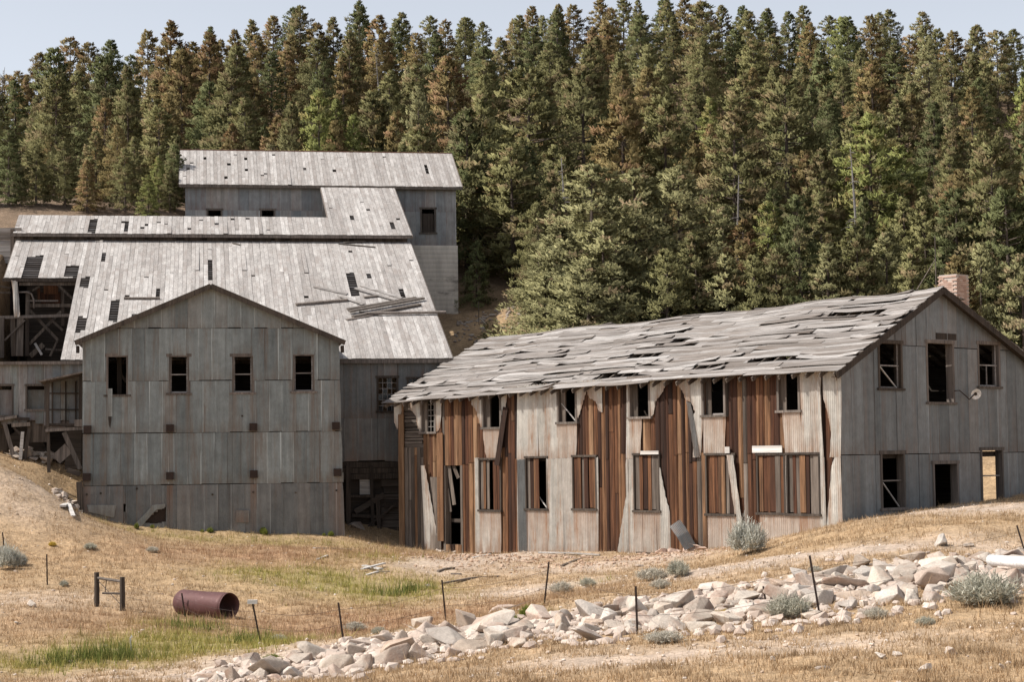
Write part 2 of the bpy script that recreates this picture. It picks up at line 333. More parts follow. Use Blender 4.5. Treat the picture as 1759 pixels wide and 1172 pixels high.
V = np.c_[GX.ravel(), GY.ravel(), GZ.ravel()]; idx = np.arange(nx * ny).reshape(ny, nx)
Fq = np.stack([idx[:-1, :-1], idx[:-1, 1:], idx[1:, 1:], idx[1:, :-1]], -1).reshape(-1, 4)
def np_mesh(name, V, Fc, mat, colors=None, cname='zone', smooth=False, parent=None):
    me = bpy.data.meshes.new(name); k = Fc.shape[1]; me.vertices.add(len(V)); me.vertices.foreach_set('co', np.asarray(V, np.float32).ravel())
    me.loops.add(Fc.size); me.loops.foreach_set('vertex_index', Fc.astype(np.int32).ravel()); me.polygons.add(len(Fc)); me.polygons.foreach_set('loop_start', np.arange(0, Fc.size, k, dtype=np.int32))
    me.update(calc_edges=True)
    if colors is not None:
        a = me.attributes.new(cname, 'FLOAT_COLOR', 'POINT'); a.data.foreach_set('color', np.c_[colors.reshape(-1, 3), np.ones(len(V))].astype(np.float32).ravel())
    me.polygons.foreach_set('use_smooth', np.full(len(Fc), smooth)); me.materials.append(mat); me.validate()
    o = bpy.data.objects.new(name, me); COL.objects.link(o)
    if parent: o.parent = parent
    return o
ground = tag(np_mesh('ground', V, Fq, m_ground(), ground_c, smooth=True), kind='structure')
# ------------------------------------------------------------------ bunkhouse
bunk = building('bunkhouse', BK, 'two-storey bunkhouse with patchy brown boards, torn pale metal siding and ragged grey plank roof', 'building')
BL = -24.45; BW = 12.5; RY = 6.2
def b_eave(u): return 7.95 - .5 * np.clip(-u / 24.5, 0, 1.1) ** 1.5
def b_ridge(u): return 11.05 - .62 * np.clip(-u / 24.5, 0, 1.1) ** .8 + .05 * math.sin(u * .9)
def b_roof(u, w):                                    # height of roof deck at (X, Y)
    e, r = b_eave(u), b_ridge(u)
    return e + (r - e) * w / RY if w <= RY else r + (8.35 - r) * (w - RY) / (BW - RY)
def b_gv(y): return (7.86 + (10.93 - 7.86) * y / RY) if y <= RY else 10.93 + (8.2 - 10.93) * (y - RY) / (BW - RY)
UW = [rect(BK, r) for r in [(725,686,750,743),(831,673,862,735),(960,660,992,726),(1083,650,1118,717),(1209,645,1247,714),(1338,635,1375,706)]]
LW = [rect(BK, r) for r in [(825,789,862,877),(905,786,942,875),(986,784,1026,875),(1091,781,1135,878),(1215,781,1264,884),(1303,781,1350,882),(1354,780,1410,884)]]
DR = rect(BK, (764,800,794,936)); HOLES = UW + LW + [DR]
fp = lambda u, v, n: (u, n, v)                        # front wall
gp = lambda u, v, n: (-n, u, v)                       # gable wall, outside is +X
# inner linings close the house and make the walls thick
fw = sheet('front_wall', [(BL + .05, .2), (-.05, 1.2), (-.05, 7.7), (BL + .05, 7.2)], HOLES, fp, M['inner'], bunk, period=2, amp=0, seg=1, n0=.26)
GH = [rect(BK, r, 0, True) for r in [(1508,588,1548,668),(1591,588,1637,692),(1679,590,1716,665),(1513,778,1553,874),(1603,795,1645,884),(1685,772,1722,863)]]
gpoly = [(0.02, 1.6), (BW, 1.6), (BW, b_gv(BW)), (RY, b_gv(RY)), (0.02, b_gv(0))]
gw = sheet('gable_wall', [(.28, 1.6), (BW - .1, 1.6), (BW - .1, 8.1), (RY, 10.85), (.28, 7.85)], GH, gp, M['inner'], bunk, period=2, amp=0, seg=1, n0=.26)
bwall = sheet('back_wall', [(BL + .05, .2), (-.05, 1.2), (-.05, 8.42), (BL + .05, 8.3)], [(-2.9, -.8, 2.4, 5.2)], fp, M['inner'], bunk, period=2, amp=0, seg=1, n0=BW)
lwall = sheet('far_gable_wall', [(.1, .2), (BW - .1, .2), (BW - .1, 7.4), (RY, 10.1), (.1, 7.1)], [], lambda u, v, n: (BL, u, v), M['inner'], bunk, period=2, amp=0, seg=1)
MB().box(BL + .1, -.3, .3, BW - .1, 4.55, 4.75).obj('upper_floor', M['inner'], bunk)
MB().box(BL + .1, -.3, .3, BW - .1, 1.9, 2.05).obj('ground_floor', M['inner'], bunk)
MB().box(-9.1, -9.0, .3, BW - .1, 1.9, 7.3).obj('partition_wall', M['inner'], bunk)
# vertical sheathing boards, each its own piece
u = BL; hz0, hz1 = BK.hy(695, 740)[0], BK.hy(726, 740)[0]
tanr = [(BK.hy(a, 750)[0], BK.hy(b, 750)[0]) for a, b in [(725, 752), (764, 790), (1150, 1160)]]
drk = (BK.hy(697, 850)[0], BK.hy(733, 850)[0])
while u < -.06:
    wd = min(random.uniform(.16, .28), -.02 - u); a, b = u + .004, u + wd - .004; um = (a + b) / 2
    lo = .3 if um < -6 else 1.2; hi = b_eave(um) - .12
    iv = sub_iv([(lo, hi)], [(h[2], h[3]) for h in HOLES if h[0] - .01 < um < h[1] + .01])
    if hz0 < um < hz1: iv = sub_iv(iv, [(5.2, 6.9)])
    out = []
    for p, q in iv:                                   # boards butt at random heights
        if q - p > 3.2 and random.random() < .8:
            j = random.uniform(4.4, 4.9) if random.random() < .5 else random.uniform(p + 1., q - 1.); out += [(p, j - .012), (j + .012, q)]
        else: out.append((p, q))
    n = random.uniform(-.02, .02); tl = random.uniform(-.012, .012); bps = []
    for p, q in out:
        n1 = n + random.uniform(-.008, .008); k = random.uniform(-.006, .006)
        bps.append([(a, n1, p), (b, n1 + tl, p), (b, n1 + tl + .028, p), (a, n1 + .028, p), (a + k, n1 + tl, q), (b + k, n1, q), (b + k, n1 + .028, q), (a + k, n1 + tl + .028, q)])
    m_ = M['brown']; r = random.random()
    if any(x0 < um < x1 for x0, x1 in tanr) and r < .5: m_ = M['brown_l']
    elif r < .07: m_ = M['brown_l']
    elif drk[0] < um < drk[1]: m_ = M['grey_v']
    elif r < .14: m_ = M['grey_v']
    for hx_ in bps:                                   # slabs with a rounded face
        mb = MB(); c8 = [np.array(v_) for v_ in hx_]; rows_ = []
        for i4 in (0, 4):
            A_, B_, C_, D_ = c8[i4:i4 + 4]; bl = random.uniform(.018, .042); f1, f2 = random.uniform(.15, .35), random.uniform(.65, .85)
            rows_.append([A_, A_ + (B_ - A_) * f1 - np.array([0, bl, 0]), A_ + (B_ - A_) * f2 - np.array([0, bl, 0]), B_, C_, D_])
        mb.V = [tuple(v_) for v_ in rows_[0] + rows_[1]]; mb.F = [(i_, (i_ + 1) % 6, 6 + (i_ + 1) % 6, 6 + i_) for i_ in range(6)] + [(5, 4, 3, 2, 1, 0), (6, 7, 8, 9, 10, 11)]
        mb.obj('wall_board', m_, fw)
    u += wd
z = 5.2
while z < 6.85:
    h = random.uniform(.12, .2); MB().box(hz0, hz1 + random.uniform(-.1, .05), random.uniform(-.02, .02), .05, z, z + h - random.uniform(.01, .05)).obj('cross_board', M['grey_x'], fw); z += h
# torn corrugated sheets over the boards
def bstain(u_, v_):                                    # rust washed down from the window sills
    return max([.75 * max(0., 1 - (h[2] - v_) / 1.9) for h in UW + LW if h[0] - .1 < u_ < h[1] + .1 and v_ < h[2] + .02] + [0.])
def patch(px, n0=-.07, tilt=0., jag=.02, stain=None, mat='galv_bunk', wid=.66, nm='metal_sheet', holes=None):
    pl = polyl(BK, px); us = [p[0] for p in pl]; a, e = min(us), max(us); k = max(1, round((e - a) / wid)); st = (e - a) / k
    for i in range(k):
        sheet(nm, pl, (HOLES if holes is None else holes), fp, M[mat], fw, u0=a + i * st, u1=a + (i + 1) * st + (.02 if i < k - 1 else 0), n0=n0 - .006 * (i % 2) + random.uniform(-.004, .002), tilt=tilt + random.uniform(-.02, .004), jag=jag, stain=stain or bstain)
for px in [[(679,690),(693,689),(690,720),(684,738),(679,725)],
 [(706,689),(726,687),(726,746),(719,735),(716,715),(707,703)], [(751,684),(762,683),(758,735),(751,745)],
 [(813,677),(832,675),(832,742),(826,730),(820,705),(811,695)], [(861,671),(873,670),(872,690),(866,730),(861,735)],
 [(831,735),(866,735),(862,760),(858,790),(838,790),(834,770)], [(818,787),(826,787),(826,950),(818,950)], [(826,878),(863,878),(863,950),(826,950)],
 [(890,664),(961,658),(961,789),(890,790)], [(891,790),(1030,786),(1030,960),(891,958)], [(959,726),(994,726),(992,788),(960,788)],
 [(991,655),(1037,652),(1037,709),(1030,706),(1026,690),(1014,684),(1010,672),(1004,690),(996,716),(991,722)],
 [(1078,650),(1084,650),(1084,718),(1105,718),(1102,780),(1098,788),(1078,788)],
 [(1078,788),(1092,788),(1092,879),(1134,879),(1136,800),(1145,850),(1153,880),(1154,960),(1060,962),(1068,910),(1078,850)],
 [(1118,648),(1151,646),(1146,660),(1140,675),(1128,690),(1125,712),(1118,718)],
 [(1169,648),(1210,644),(1210,720),(1205,786),(1192,786),(1195,740),(1193,715),(1196,708),(1190,692),(1180,688),(1175,672),(1169,665)],
 [(1210,716),(1249,714),(1247,780),(1211,782)], [(1218,886),(1270,888),(1272,960),(1218,960)],
 [(1346,706),(1377,705),(1380,779),(1350,779)],
 [(1375,632),(1414,631),(1411,786),(1380,786)], [(1414,631),(1447,629),(1447,786),(1427,786),(1430,745),(1424,712),(1415,680)],
 [(1307,884),(1411,884),(1411,786),(1419,786),(1421,945),(1307,955)], [(1349,780),(1355,780),(1357,935),(1351,935)],
 [(1431,800),(1436,786),(1447,786),(1450,920),(1421,935),(1423,890)]]: patch(px)
patch([(1182,690),(1190,692),(1205,786),(1196,786)], -.10, mat='galv_dark'); patch([(891,790),(908,790),(908,958),(893,958)], -.10, mat='galv_dark')
patch([(731,800),(738,800),(758,950),(731,950)], -.16, -.05, 0, holes=[]); patch([(1255,782),(1266,782),(1281,935),(1270,935)], -.14, -.04, 0, holes=[]); patch([(1409,655),(1413,655),(1423,935),(1415,935)], -.10, -.02, 0, holes=[])
for (x0, y0), (x1, y1), w, mt in [((871,700),(860,800),.30,'brown'),((1296+25,772),(1346,771),0,'white')]:
    if w:
        a = BK.hy(x0, y0); b = BK.hy(x1, y1); MB().beam((a[0], -.09, a[1]), (b[0], -.22, b[1]), w, .03, (0, 1, 0)).obj('hanging_board', M[mt], fw)
for r in [(1296,766,1347,778),(1104,775,1135,781),(1249,768,1257,779)]:
    q = rect(BK, r); MB().box(q[0], q[1], -.14, -.10, q[2], q[3]).obj('pale_lintel_board', M['white'], fw)
for r in [(742,820,760,950,'grey_v'),(754,744,764,930,'brown_l'),(688,712,697,955,'brown_l')]:
    q = rect(BK, r[:4]); MB().box(q[0], q[1], -.11, -.07, q[2], q[3]).obj('wall_board', M[r[4]], fw)
# windows: deep boxes with trim
def window(parent, hole, place, depth=.27, tw=.09, style='', out=.05, mat='frame', name='window', sill=True, ax=''):
    a, b, c, d = hole; mb = MB()
    def bx(u0, u1, n0, n1, v0, v1):
        return [place(u0, v0, n0), place(u1, v0, n0), place(u1, v0, n1), place(u0, v0, n1), place(u0, v1, n0), place(u1, v1, n0), place(u1, v1, n1), place(u0, v1, n1)]
    mb.hexa(bx(a - tw * .4, a + tw * .6, -out, depth, c, d)); mb.hexa(bx(b - tw * .6, b + tw * .4, -out + .003, depth, c, d)); mb.hexa(bx(a - tw * .9, b + tw * .9, -out - .012, depth, d - tw * .5, d + tw * .7))
    o = mb.obj(name, M[mat], parent)
    if sill: MB().hexa(bx(a - tw, b + tw, -out - .05, depth, c - .07, c + .02)).obj('sill', M[mat], o)
    a2, b2 = a + tw * .6, b - tw * .6; e = .07
    def bar(u0, u1, v0, v1, n=None, nm='sash_bar'): 
        n = e if n is None else n; MB().hexa(bx(u0, u1, n, n + .035, v0, v1)).obj(nm, M['roof_x'], o)
    vm = (c + d) / 2
    if 'r' in style: bar(a2, b2, vm - .03, vm + .02)                       # meeting rail
    if 's' in style: bar(a2, a2 + .05, c, d, .1, 'sash_stile'); bar(b2 - .05, b2, c, d, .1, 'sash_stile'); bar(a2, b2, c + .02, c + .08, .1, 'sash_rail')
    if 'm' in style: bar((a2 + b2) / 2 - .02, (a2 + b2) / 2 + .02, c, vm, .08, 'muntin')
    if 'g' in style:
        for i in (1, 2, 3): u_ = a2 + (b2 - a2) * i / 4; bar(u_ - .012, u_ + .012, c, d, .085, 'muntin')
        for i in range(1, 6): v_ = c + (d - c) * i / 6; bar(a2, b2, v_ - .012, v_ + .012, .09, 'muntin')
    if 'p' in style:
        for i in range(4):
            for j in range(6):
                if random.random() < .55:
                    u0_, u1_, v0_, v1_ = a2 + (b2 - a2) * i / 4, a2 + (b2 - a2) * (i + 1) / 4, c + (d - c) * j / 6, c + (d - c) * (j + 1) / 6
                    MB().hexa(bx(u0_ + .013, u1_ - .013, .095, .099, v0_ + .013, v1_ - .013)).obj('pane', M['glass'], o)
    if 'd' in style: MB().beam(place(a2 + .05, vm, .06), place(b2 - .15, c + .05, .1), .05, .03).obj('loose_stick', M['white'], o)
    if 'b' in style:                                                         # boarded up
        k = max(3, round((b2 - a2) / .2)); ws = np.cumsum([0] + [random.uniform(.7, 1.3) for _ in range(k)]); ws = a2 + (b2 - a2) * ws / ws[-1]
        for i in range(k):
            if 'o' in style and i >= k * .62 : continue
            if 'c' in style and i == k // 2: continue
            n = random.uniform(-.07, .0); dv = random.uniform(0, .07); sk = random.uniform(-.015, .015)
            x0, x1 = ws[i] + .008, ws[i + 1] - .008
            MB().hexa([place(x0, c + dv, n), place(x1, c + dv, n), place(x1, c + dv, n + .028), place(x0, c + dv, n + .028), place(x0 + sk, d - .05, n), place(x1 + sk, d - .05, n), place(x1 + sk, d - .05, n + .028), place(x0 + sk, d - .05, n + .028)]).obj('shutter_board', M['brown' if random.random() < .72 else 'grey_v'], o)
    return o
for i, h in enumerate(UW):
    wo = window(bunk, h, fp, .40, .10, ['g', '', 'd', '', 's', ''][i], mat='frame', out=.10); wd_ = h[1] - h[0]; MB().box(h[0] + .06, h[0] + wd_ * .3, .05, .08, h[2] + .02, h[3] - .05).obj('shutter_board', M['grey_v'], wo)
for i, h in enumerate(LW): window(bunk, h, fp, .26, .07, ['bc', 'bod', 'b', 'b', 'b', 'b', 'b'][i], mat='trim', out=.09)
MB().box(DR[0] - .05, DR[0] + .08, -.03, .3, .4, DR[3]).box(DR[1] - .08, DR[1] + .05, -.03, .3, .4, DR[3]).obj('doorway_frame', M['grey_v'], bunk)
for (x0, y0), (x1, y1), w in [((768,800),(776,868),.22),((776,800),(783,822),.2),((766,840),(770,880),.15)]:
    a = BK.hy(x0, y0); b = BK.hy(x1, y1); MB().beam((a[0], .1, a[1]), (b[0], .16, b[1]), w, .03, (0, 1, 0)).obj('hanging_board', M['grey_v'], fw)
for i, h in enumerate(GH): window(bunk, h, gp, .27, .11, ['srd', '', 'srm', 'rd', '', 'r'][i], mat='frame' if i not in (0,) else 'trim', name=['window', 'doorway', 'window', 'window', 'doorway', 'doorway'][i], sill=i not in (4,))
q = rect(BK, (1606,573,1641,584), 0, True); MB().hexa([gp(q[0], q[2], -.05), gp(q[1], q[2], -.05), gp(q[1], q[2], -.01), gp(q[0], q[2], -.01), gp(q[0], q[3], -.05), gp(q[1], q[3], -.05), gp(q[1], q[3], -.01), gp(q[0], q[3], -.01)]).obj('header_board', M['trim'], gw)
# gable siding: columns in three courses
cw = .68; k = math.ceil(BW / cw)
for i in range(k):
    for r, (v0, v1) in enumerate([(1.6, 4.72), (4.69, 8.78), (8.75, 11.2)]):
        sheet('metal_sheet', gpoly, GH, gp, M['galv_gable'], gw, seg=2, amp=.014, u0=i * cw, u1=(i + 1) * cw + .02, n0=-.015 - .006 * (i % 2) - .012 * r, vlo=v0 + .025 + random.uniform(-.012, .012), vhi=v1 - .03)
for i in range(14):                                    # far side siding seen in profile only
    pass
# roof: sheathing rafters then long planks
roof = MB()
for yy in (.0, RY, BW): pass
mb = MB(); 
for i in range(12): a = BL + (i + .5) * (-BL) / 12; mb.hexa([(a - .05, RY - .1, b_ridge(a) - .32), (a + .05, RY - .1, b_ridge(a) - .32), (a + .05, RY + .1, b_ridge(a) - .32), (a - .05, RY + .1, b_ridge(a) - .32), (a - .05, RY - .1, b_ridge(a) - .1), (a + .05, RY - .1, b_ridge(a) - .1), (a + .05, RY + .1, b_ridge(a) - .1), (a - .05, RY + .1, b_ridge(a) - .1)])
for i in range(24):
    a0 = BL - .3 + i * (.6 - BL) / 24; a1 = BL - .3 + (i + 1) * (.6 - BL) / 24
    mb.hexa([(a0, RY - .02, b_ridge(a0) - .3), (a1, RY - .02, b_ridge(a1) - .3), (a1, RY + .02, b_ridge(a1) - .3), (a0, RY + .02, b_ridge(a0) - .3), (a0, RY - .02, b_ridge(a0) - .12), (a1, RY - .02, b_ridge(a1) - .12), (a1, RY + .02, b_ridge(a1) - .12), (a0, RY + .02, b_ridge(a0) - .12)])
roof = mb.obj('roof', M['trim'], bunk)
OH = .58
for i in range(41):
    x = BL - .35 + i * (-BL + .55) / 40
    for s in (0, 1):
        yE = -OH if s == 0 else BW + OH
        zE = b_roof(x, -OH) if s == 0 else 8.35 - .18; zR = b_ridge(x)
        MB().beam((x, yE, zE - .10), (x, RY, zR - .10), .06, .15, (0, 0, 1)).obj('rafter', M['grey_v' if s == 0 else 'inner'], roof)
nrow = 30; tanp = (b_ridge(-5) - b_eave(-5)) / RY
missing = [(1020,652,1110,640),(1150,590,1185,582),(1080,615,1140,608),(1420,555,1530,535),(1190,638,1250,632),(1290,628,1375,622),(905,662,960,655),(1140,575,1180,568)]
mis = []
for x0, y0, x1, y1 in missing:
    P = (0, 0, 7.95); N = (0, -tanp, 1.); p = BK.hit(x0, y0, (-12, 0, b_eave(-12)), N); q = BK.hit(x1, y1, (-12, 0, b_eave(-12)), N); mis.append((p[0], q[0], (p[1] + q[1]) / 2))
def roof_plank(x0, x1, w0, w1, side, lift):
    """a warped plank lying along the roof between Y runs w0 and w1"""
    sg = max(3, int((x1 - x0) / .7)); V = []; Fc = []; ph = random.uniform(0, 6); cur = random.uniform(.0, .03) if random.random() < .8 else random.uniform(.04, .09); skew = random.uniform(-.03, .03)
    e0 = lift if random.random() < .5 else 0; e1 = lift if random.random() < .5 else 0; wav = random.uniform(.004, .02)
    for i in range(sg + 1):
        t = i / sg; x = x0 + (x1 - x0) * t; up = .03 + wav * math.sin(ph + x * 1.9) + e0 * max(0, 1 - t * 3) ** 2 + e1 * max(0, t * 3 - 2) ** 2
        dw = skew * (t - .5) + .014 * math.sin(ph * 2 + x * 2.6)
        for w, c in ((w0 + dw, cur), (w1 + dw, 0)):
            zz = b_roof(x, w) if side == 0 else b_roof(x, w)
            V += [(x, w, zz + up + c - .026), (x, w, zz + up + c)]
    for i in range(sg):
        b = i * 4; c = b + 4; Fc += [(b + 1, c + 1, c + 3, b + 3), (b, b + 2, c + 2, c), (b, c, c + 1, b + 1), (b + 2, b + 3, c + 3, c + 2)]
    b = sg * 4; Fc += [(0, 1, 3, 2), (b, b + 2, b + 3, b + 1)]
    return V, Fc
for side in (0, 1):
    n = nrow if side == 0 else 24
    for r in range(n):
        if side == 0: w0 = -OH + (RY + OH) * r / n; w1 = -OH + (RY + OH) * (r + 1) / n + .035
        else: w0 = BW + OH - (BW + OH - RY) * r / n; w1 = BW + OH - (BW + OH - RY) * (r + 1) / n - .03
        x = BL - .72 + random.uniform(-.12, .06); first = True
        while x < .3:
            ln = random.uniform(1.8, 5.2); x1 = min(x + ln, .36 + random.uniform(-.05, .04))
            if .36 - x1 < .8: x1 = .36 + random.uniform(-.05, .04)
            segs = [(x, x1)]
            if side == 0:
                for a, b, w in mis:
                    if abs((w0 + w1) / 2 - w) < .2: segs = sub_iv(segs, [(a, b)])
                if random.random() < .07 and x1 - x > 1.4: g = random.uniform(x + .3, x1 - .9); segs = sub_iv(segs, [(g, g + random.uniform(.1, .5))])
            for a, b in segs:
                if b - a < .15: continue
                V_, F_c = roof_plank(a + .006, b - .006, w0, w1, side, random.choice([0, 0, 0, .02, .04, .06, .10]))
                if side == 1: F_c = [tuple(reversed(f)) for f in F_c]
                mobj('roof_plank', V_, F_c, M['roof_x'], roof)
            x = x1 + (.0 if x1 < .25 else 1)
            if x1 >= .25: break
# rake boards on the gable
for (y0, z0, y1, z1) in [(-OH, b_roof(0, -OH), RY, b_ridge(0)), (RY, b_ridge(0), BW + OH, 8.35 - .18)]:
    MB().beam((.33, y0, z0 - .12), (.33, y1, z1 - .12), .05, .24).obj('rake_board', M['trim'], roof)
    MB().beam((.17, y0 + .1, z0 - .17), (.17, y1, z1 - .17), .30, .03).obj('soffit_board', M['trim'], roof)
MB().box(BL - .6, .3, -.06, -.03, 7.0, 7.02)
# brick chimney behind the ridge
def m_brick():
    t = NT('salmon_brick', .9); b = t.mix((.34, .21, .16), (.52, .38, .31), t.rnd()); b = t.mix(b, (.55, .48, .42), t.ramp(t.noise((1, 1, 1), 4, .7, t.rvec(), sc=6.), (.55, 0.), (.7, .7))); t.col(b); return t.m
M['brick'] = m_brick(); M['mortar'] = m_plain('chimney_mortar', (.40, .35, .31), .95)
cx, cy = -1.7, 8.3
q = BK.hit(1638, 472, (0, cy, 0), (0, 1, 0)); cx = float(q[0]); ctop = float(q[2]); cb = b_roof(cx, cy) - .5; hw = .42
chim = MB().box(cx - hw + .015, cx + hw - .015, cy - hw + .015, cy + hw - .015, cb, ctop - .02).obj('chimney', M['mortar'], bunk)
bm_ = MB().box(-.105, .105, -.05, .05, -.031, .031); bd = bpy.data.meshes.new('brick'); bd.from_pydata(bm_.V, [], bm_.F); bd.materials.append(M['brick'])
nr = int((ctop - cb) / .075)
for r in range(nr):
    z = cb + .04 + r * .075
    for s in range(4):
        for i in range(5):
            if r > nr - 4 and random.random() < .4: continue
            t = -hw + .105 + i * .212 + (.06 if r % 2 else 0) - .03
            if t > hw - .08: continue
            o = bpy.data.objects.new('brick', bd); COL.objects.link(o); o.parent = chim
            o.location = [(cx + t, cy - hw + .035, z), (cx + t, cy + hw - .035, z), (cx - hw + .035, cy + t, z), (cx + hw - .035, cy + t, z)][s]
            o.rotation_euler = (0, 0, 0 if s < 2 else math.pi / 2)
# enamel lamp on a bent conduit, mast
q = BK.hx(1677, 677, .45); a = BK.hx(1638, 672, .03)
lp = MB().tube([(.02, a[0], a[1]), (.2, a[0] + .15, a[1] + .02), (.32, a[0] + .5, a[1] - .25), (.36, q[0] - .35, q[1] - .22), (.40, q[0] - .03, q[1])], .022, 6).obj('wall_lamp', M['steel'], bunk)
M['enamel'] = m_plain('chipped_white_enamel', (.72, .70, .68), .35, .3, 0, 12)
V_ = []; Fc_ = []
c = np.array([.42, q[0], q[1]]); ax_ = np.array([.75, -.45, -.3]); ax_ /= np.linalg.norm(ax_); e1 = np.cross(ax_, (0, 0, 1)); e1 /= np.linalg.norm(e1); e2 = np.cross(e1, ax_)
for i, (rr, dd) in enumerate([(.05, -.06), (.09, -.03), (.2, .03), (.215, .05), (.205, .05), (.09, .0), (.05, -.02)]):
    for kk in range(20): t = kk * math.pi / 10; V_.append(c + rr * (e1 * math.cos(t) + e2 * math.sin(t)) + ax_ * dd)
for i in range(6):
    for kk in range(20): Fc_.append((i * 20 + kk, i * 20 + (kk + 1) % 20, i * 20 + 20 + (kk + 1) % 20, i * 20 + 20 + kk))
mobj('shade', V_, Fc_, M['enamel'], lp, True); MB().tube([c - ax_ * .05, c + ax_ * .03], .06, 8).obj('bulb_socket', M['steel'], lp)
q = BK.hit(1608, 487, (0, RY + .3, 0), (0, 1, 0)); tp = BK.hit(1606, 405, (0, RY + .3, 0), (0, 1, 0))
ms = MB().tube([(q[0], RY + .3, b_roof(q[0], RY + .3) - .2), (tp[0], RY + .3, tp[2])], .022, 6).obj('mast', M['frame'], bunk)
g = BK.hit(1575, 487, (0, RY, 0), (0, 1, 0)); MB().tube([(q[0], RY + .3, q[2] + .95), (g[0], RY - .02, b_ridge(g[0]) + .05)], .016, 5).obj('guy_wire', M['frame'], ms)
# ------------------------------------------------------------------ mill: hall, gabled wing, upper house, sheds
TP = .413; HZ = 9.48                                   # hall roof: height HZ at the front eave (Y=0), rising TP per metre
MLX = -21.4; HR = 17.9
hall = building('mill_hall', ML, 'wide mill hall with a huge holed silver board roof and one ruined open bay', 'building')
def roofhit(x, y, z0=HZ, y0=0., tp=TP): q = ML.hit(x, y, (0, y0, z0), (0, -tp, 1)); return q[0], q[1]
def m_holes(lst, **k):
    out = []
    for x0, y0, x1, y1 in lst:
        a = roofhit(x0, (y0 + y1) / 2, **k)[0]; b = roofhit(x1, (y0 + y1) / 2, **k)[0]; xm = (x0 + x1) / 2; c = roofhit(xm, y1, **k)[1]; d = roofhit(xm, y0, **k)[1]; out.append((a, b, c, d))
    return out
def plank_roof(parent, x0, x1, y0f, y1f, zf, tp, mat, wd=.2, holes=(), nrm=3, purl=.36, gapp=.16, piece=6.5):
    """boards running up the slope on level purlins"""
    sn, cs = math.sin(math.atan(tp)), math.cos(math.atan(tp))
    x = x0
    while x < x1 - .03:
        w = min(wd * random.uniform(.88, 1.12), x1 - x); xm = x + w / 2; lo, hi = y0f(xm), y1f(xm)
        iv = sub_iv([(lo - random.uniform(0, .05), hi + random.uniform(-.03, .03))], [(h[2] + random.uniform(-.3, .3) * min(1, h[3] - h[2]), h[3] + random.uniform(-.35, .3) * min(1, h[3] - h[2])) for h in holes if h[0] < xm < h[1]])
        if random.random() < gapp: g = random.uniform(lo + .3, max(lo + .4, hi - .5)); iv = sub_iv(iv, [(g, g + random.choice([.06, .1, .15, .2, .35]))])
        for a, b in iv:
            cuts = [a]
            while b - cuts[-1] > piece * 1.25: cuts.append(cuts[-1] + piece * random.uniform(.75, 1.15))
            cuts.append(b)
            for p, q in zip(cuts, cuts[1:]):
                l0 = random.uniform(.0, .012); l1 = random.uniform(.0, .012); sk = random.uniform(-.008, .008)
                if random.random() < .03: l0 += .05
                def P(xx, yy, h): return (xx, yy - sn * h, zf(yy) + cs * h)
                e = .005
                MB().hexa([P(x + e, p + .008, l0), P(x + w - e, p + .008, l0), P(x + w - e + sk, q, l1), P(x + e + sk, q, l1), P(x + e, p + .008, l0 + .025), P(x + w - e, p + .008, l0 + .025 + sk), P(x + w - e + sk, q, l1 + .025), P(x + e + sk, q, l1 + .025)]).obj('roof_board', mat, parent)
        x += w
def purlins(parent, x0f, x1f, ya, yb, zf, st, mat, h=.07):
    y = ya
    while y < yb:
        MB().box(x0f(y), x1f(y), y - .04, y + .04, zf(y) - h - .012, zf(y) - .012).obj('purlin', mat, parent); y += st
# hall roof
XS = roofhit(132, 480)[0]; YL = roofhit(70, 478)[1]; hzf = lambda y: HZ + TP * y
HH = m_holes([(44,441,71,479),(115,456,134,479),(176,435,184,450),(355,447,365,481),(188,514,203,551),(135,547,148,569),(139,475,150,497),(597,469,610,507),(614,469,620,488),(520,508,527,514),(633,470,640,478),(687,500,692,511),(230,498,234,512),(271,495,275,511),(620,537,628,547)])
hroof = MB().beam((MLX + .3, HR, hzf(HR) - .25), (-.1, HR, hzf(HR) - .25), .15, .25).obj('roof', M['trim'], hall)
YLf = lambda x: (YL if x < XS else -.32)
plank_roof(hroof, MLX, .12, YLf, lambda x: HR, hzf, TP, M['roof_y'], .215, HH)
purlins(hroof, lambda y: MLX + .1 if y > YL else XS + .1, lambda y: .0, 0, HR, hzf, .36, M['roof_x'])
for (a, b) in [((XS, -.3), (.1, -.3)), ]:
    MB().beam((a[0], a[1], hzf(a[1]) - .12), (b[0], b[1], hzf(b[1]) - .12), .05, .18).obj('fascia', M['frame'], hroof)
MB().beam((MLX - .1, YL, hzf(YL) - .10), (XS + .1, YL, hzf(YL) - .10), .06, .16).obj('fascia', M['trim'], hroof)
MB().beam((.14, -.32, hzf(-.32) - .08), (.14, HR, hzf(HR) - .08), .05, .16).obj('rake_board', M['frame'], hroof)
MB().beam((MLX - .02, YL, hzf(YL) - .08), (MLX - .02, HR, hzf(HR) - .08), .05, .16).obj('rake_board', M['frame'], hroof)
# walls of the hall
mp0 = lambda u, v, n: (u, n, v)
HW = rect(ML, (648,648,683,707)); HW2 = rect(ML, (700,650,735,707))
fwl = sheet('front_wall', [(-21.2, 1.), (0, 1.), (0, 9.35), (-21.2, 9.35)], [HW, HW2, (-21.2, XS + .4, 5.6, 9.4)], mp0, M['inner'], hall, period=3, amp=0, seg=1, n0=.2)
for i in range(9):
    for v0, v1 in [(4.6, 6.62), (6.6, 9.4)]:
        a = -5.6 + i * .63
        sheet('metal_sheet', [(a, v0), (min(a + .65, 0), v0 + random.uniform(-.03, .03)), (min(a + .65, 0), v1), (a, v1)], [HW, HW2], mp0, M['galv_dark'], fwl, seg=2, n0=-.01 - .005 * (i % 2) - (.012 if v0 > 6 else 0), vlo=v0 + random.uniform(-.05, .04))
for h in (HW, HW2): window(hall, h, mp0, .2, .09, 'gp', mat='trim')
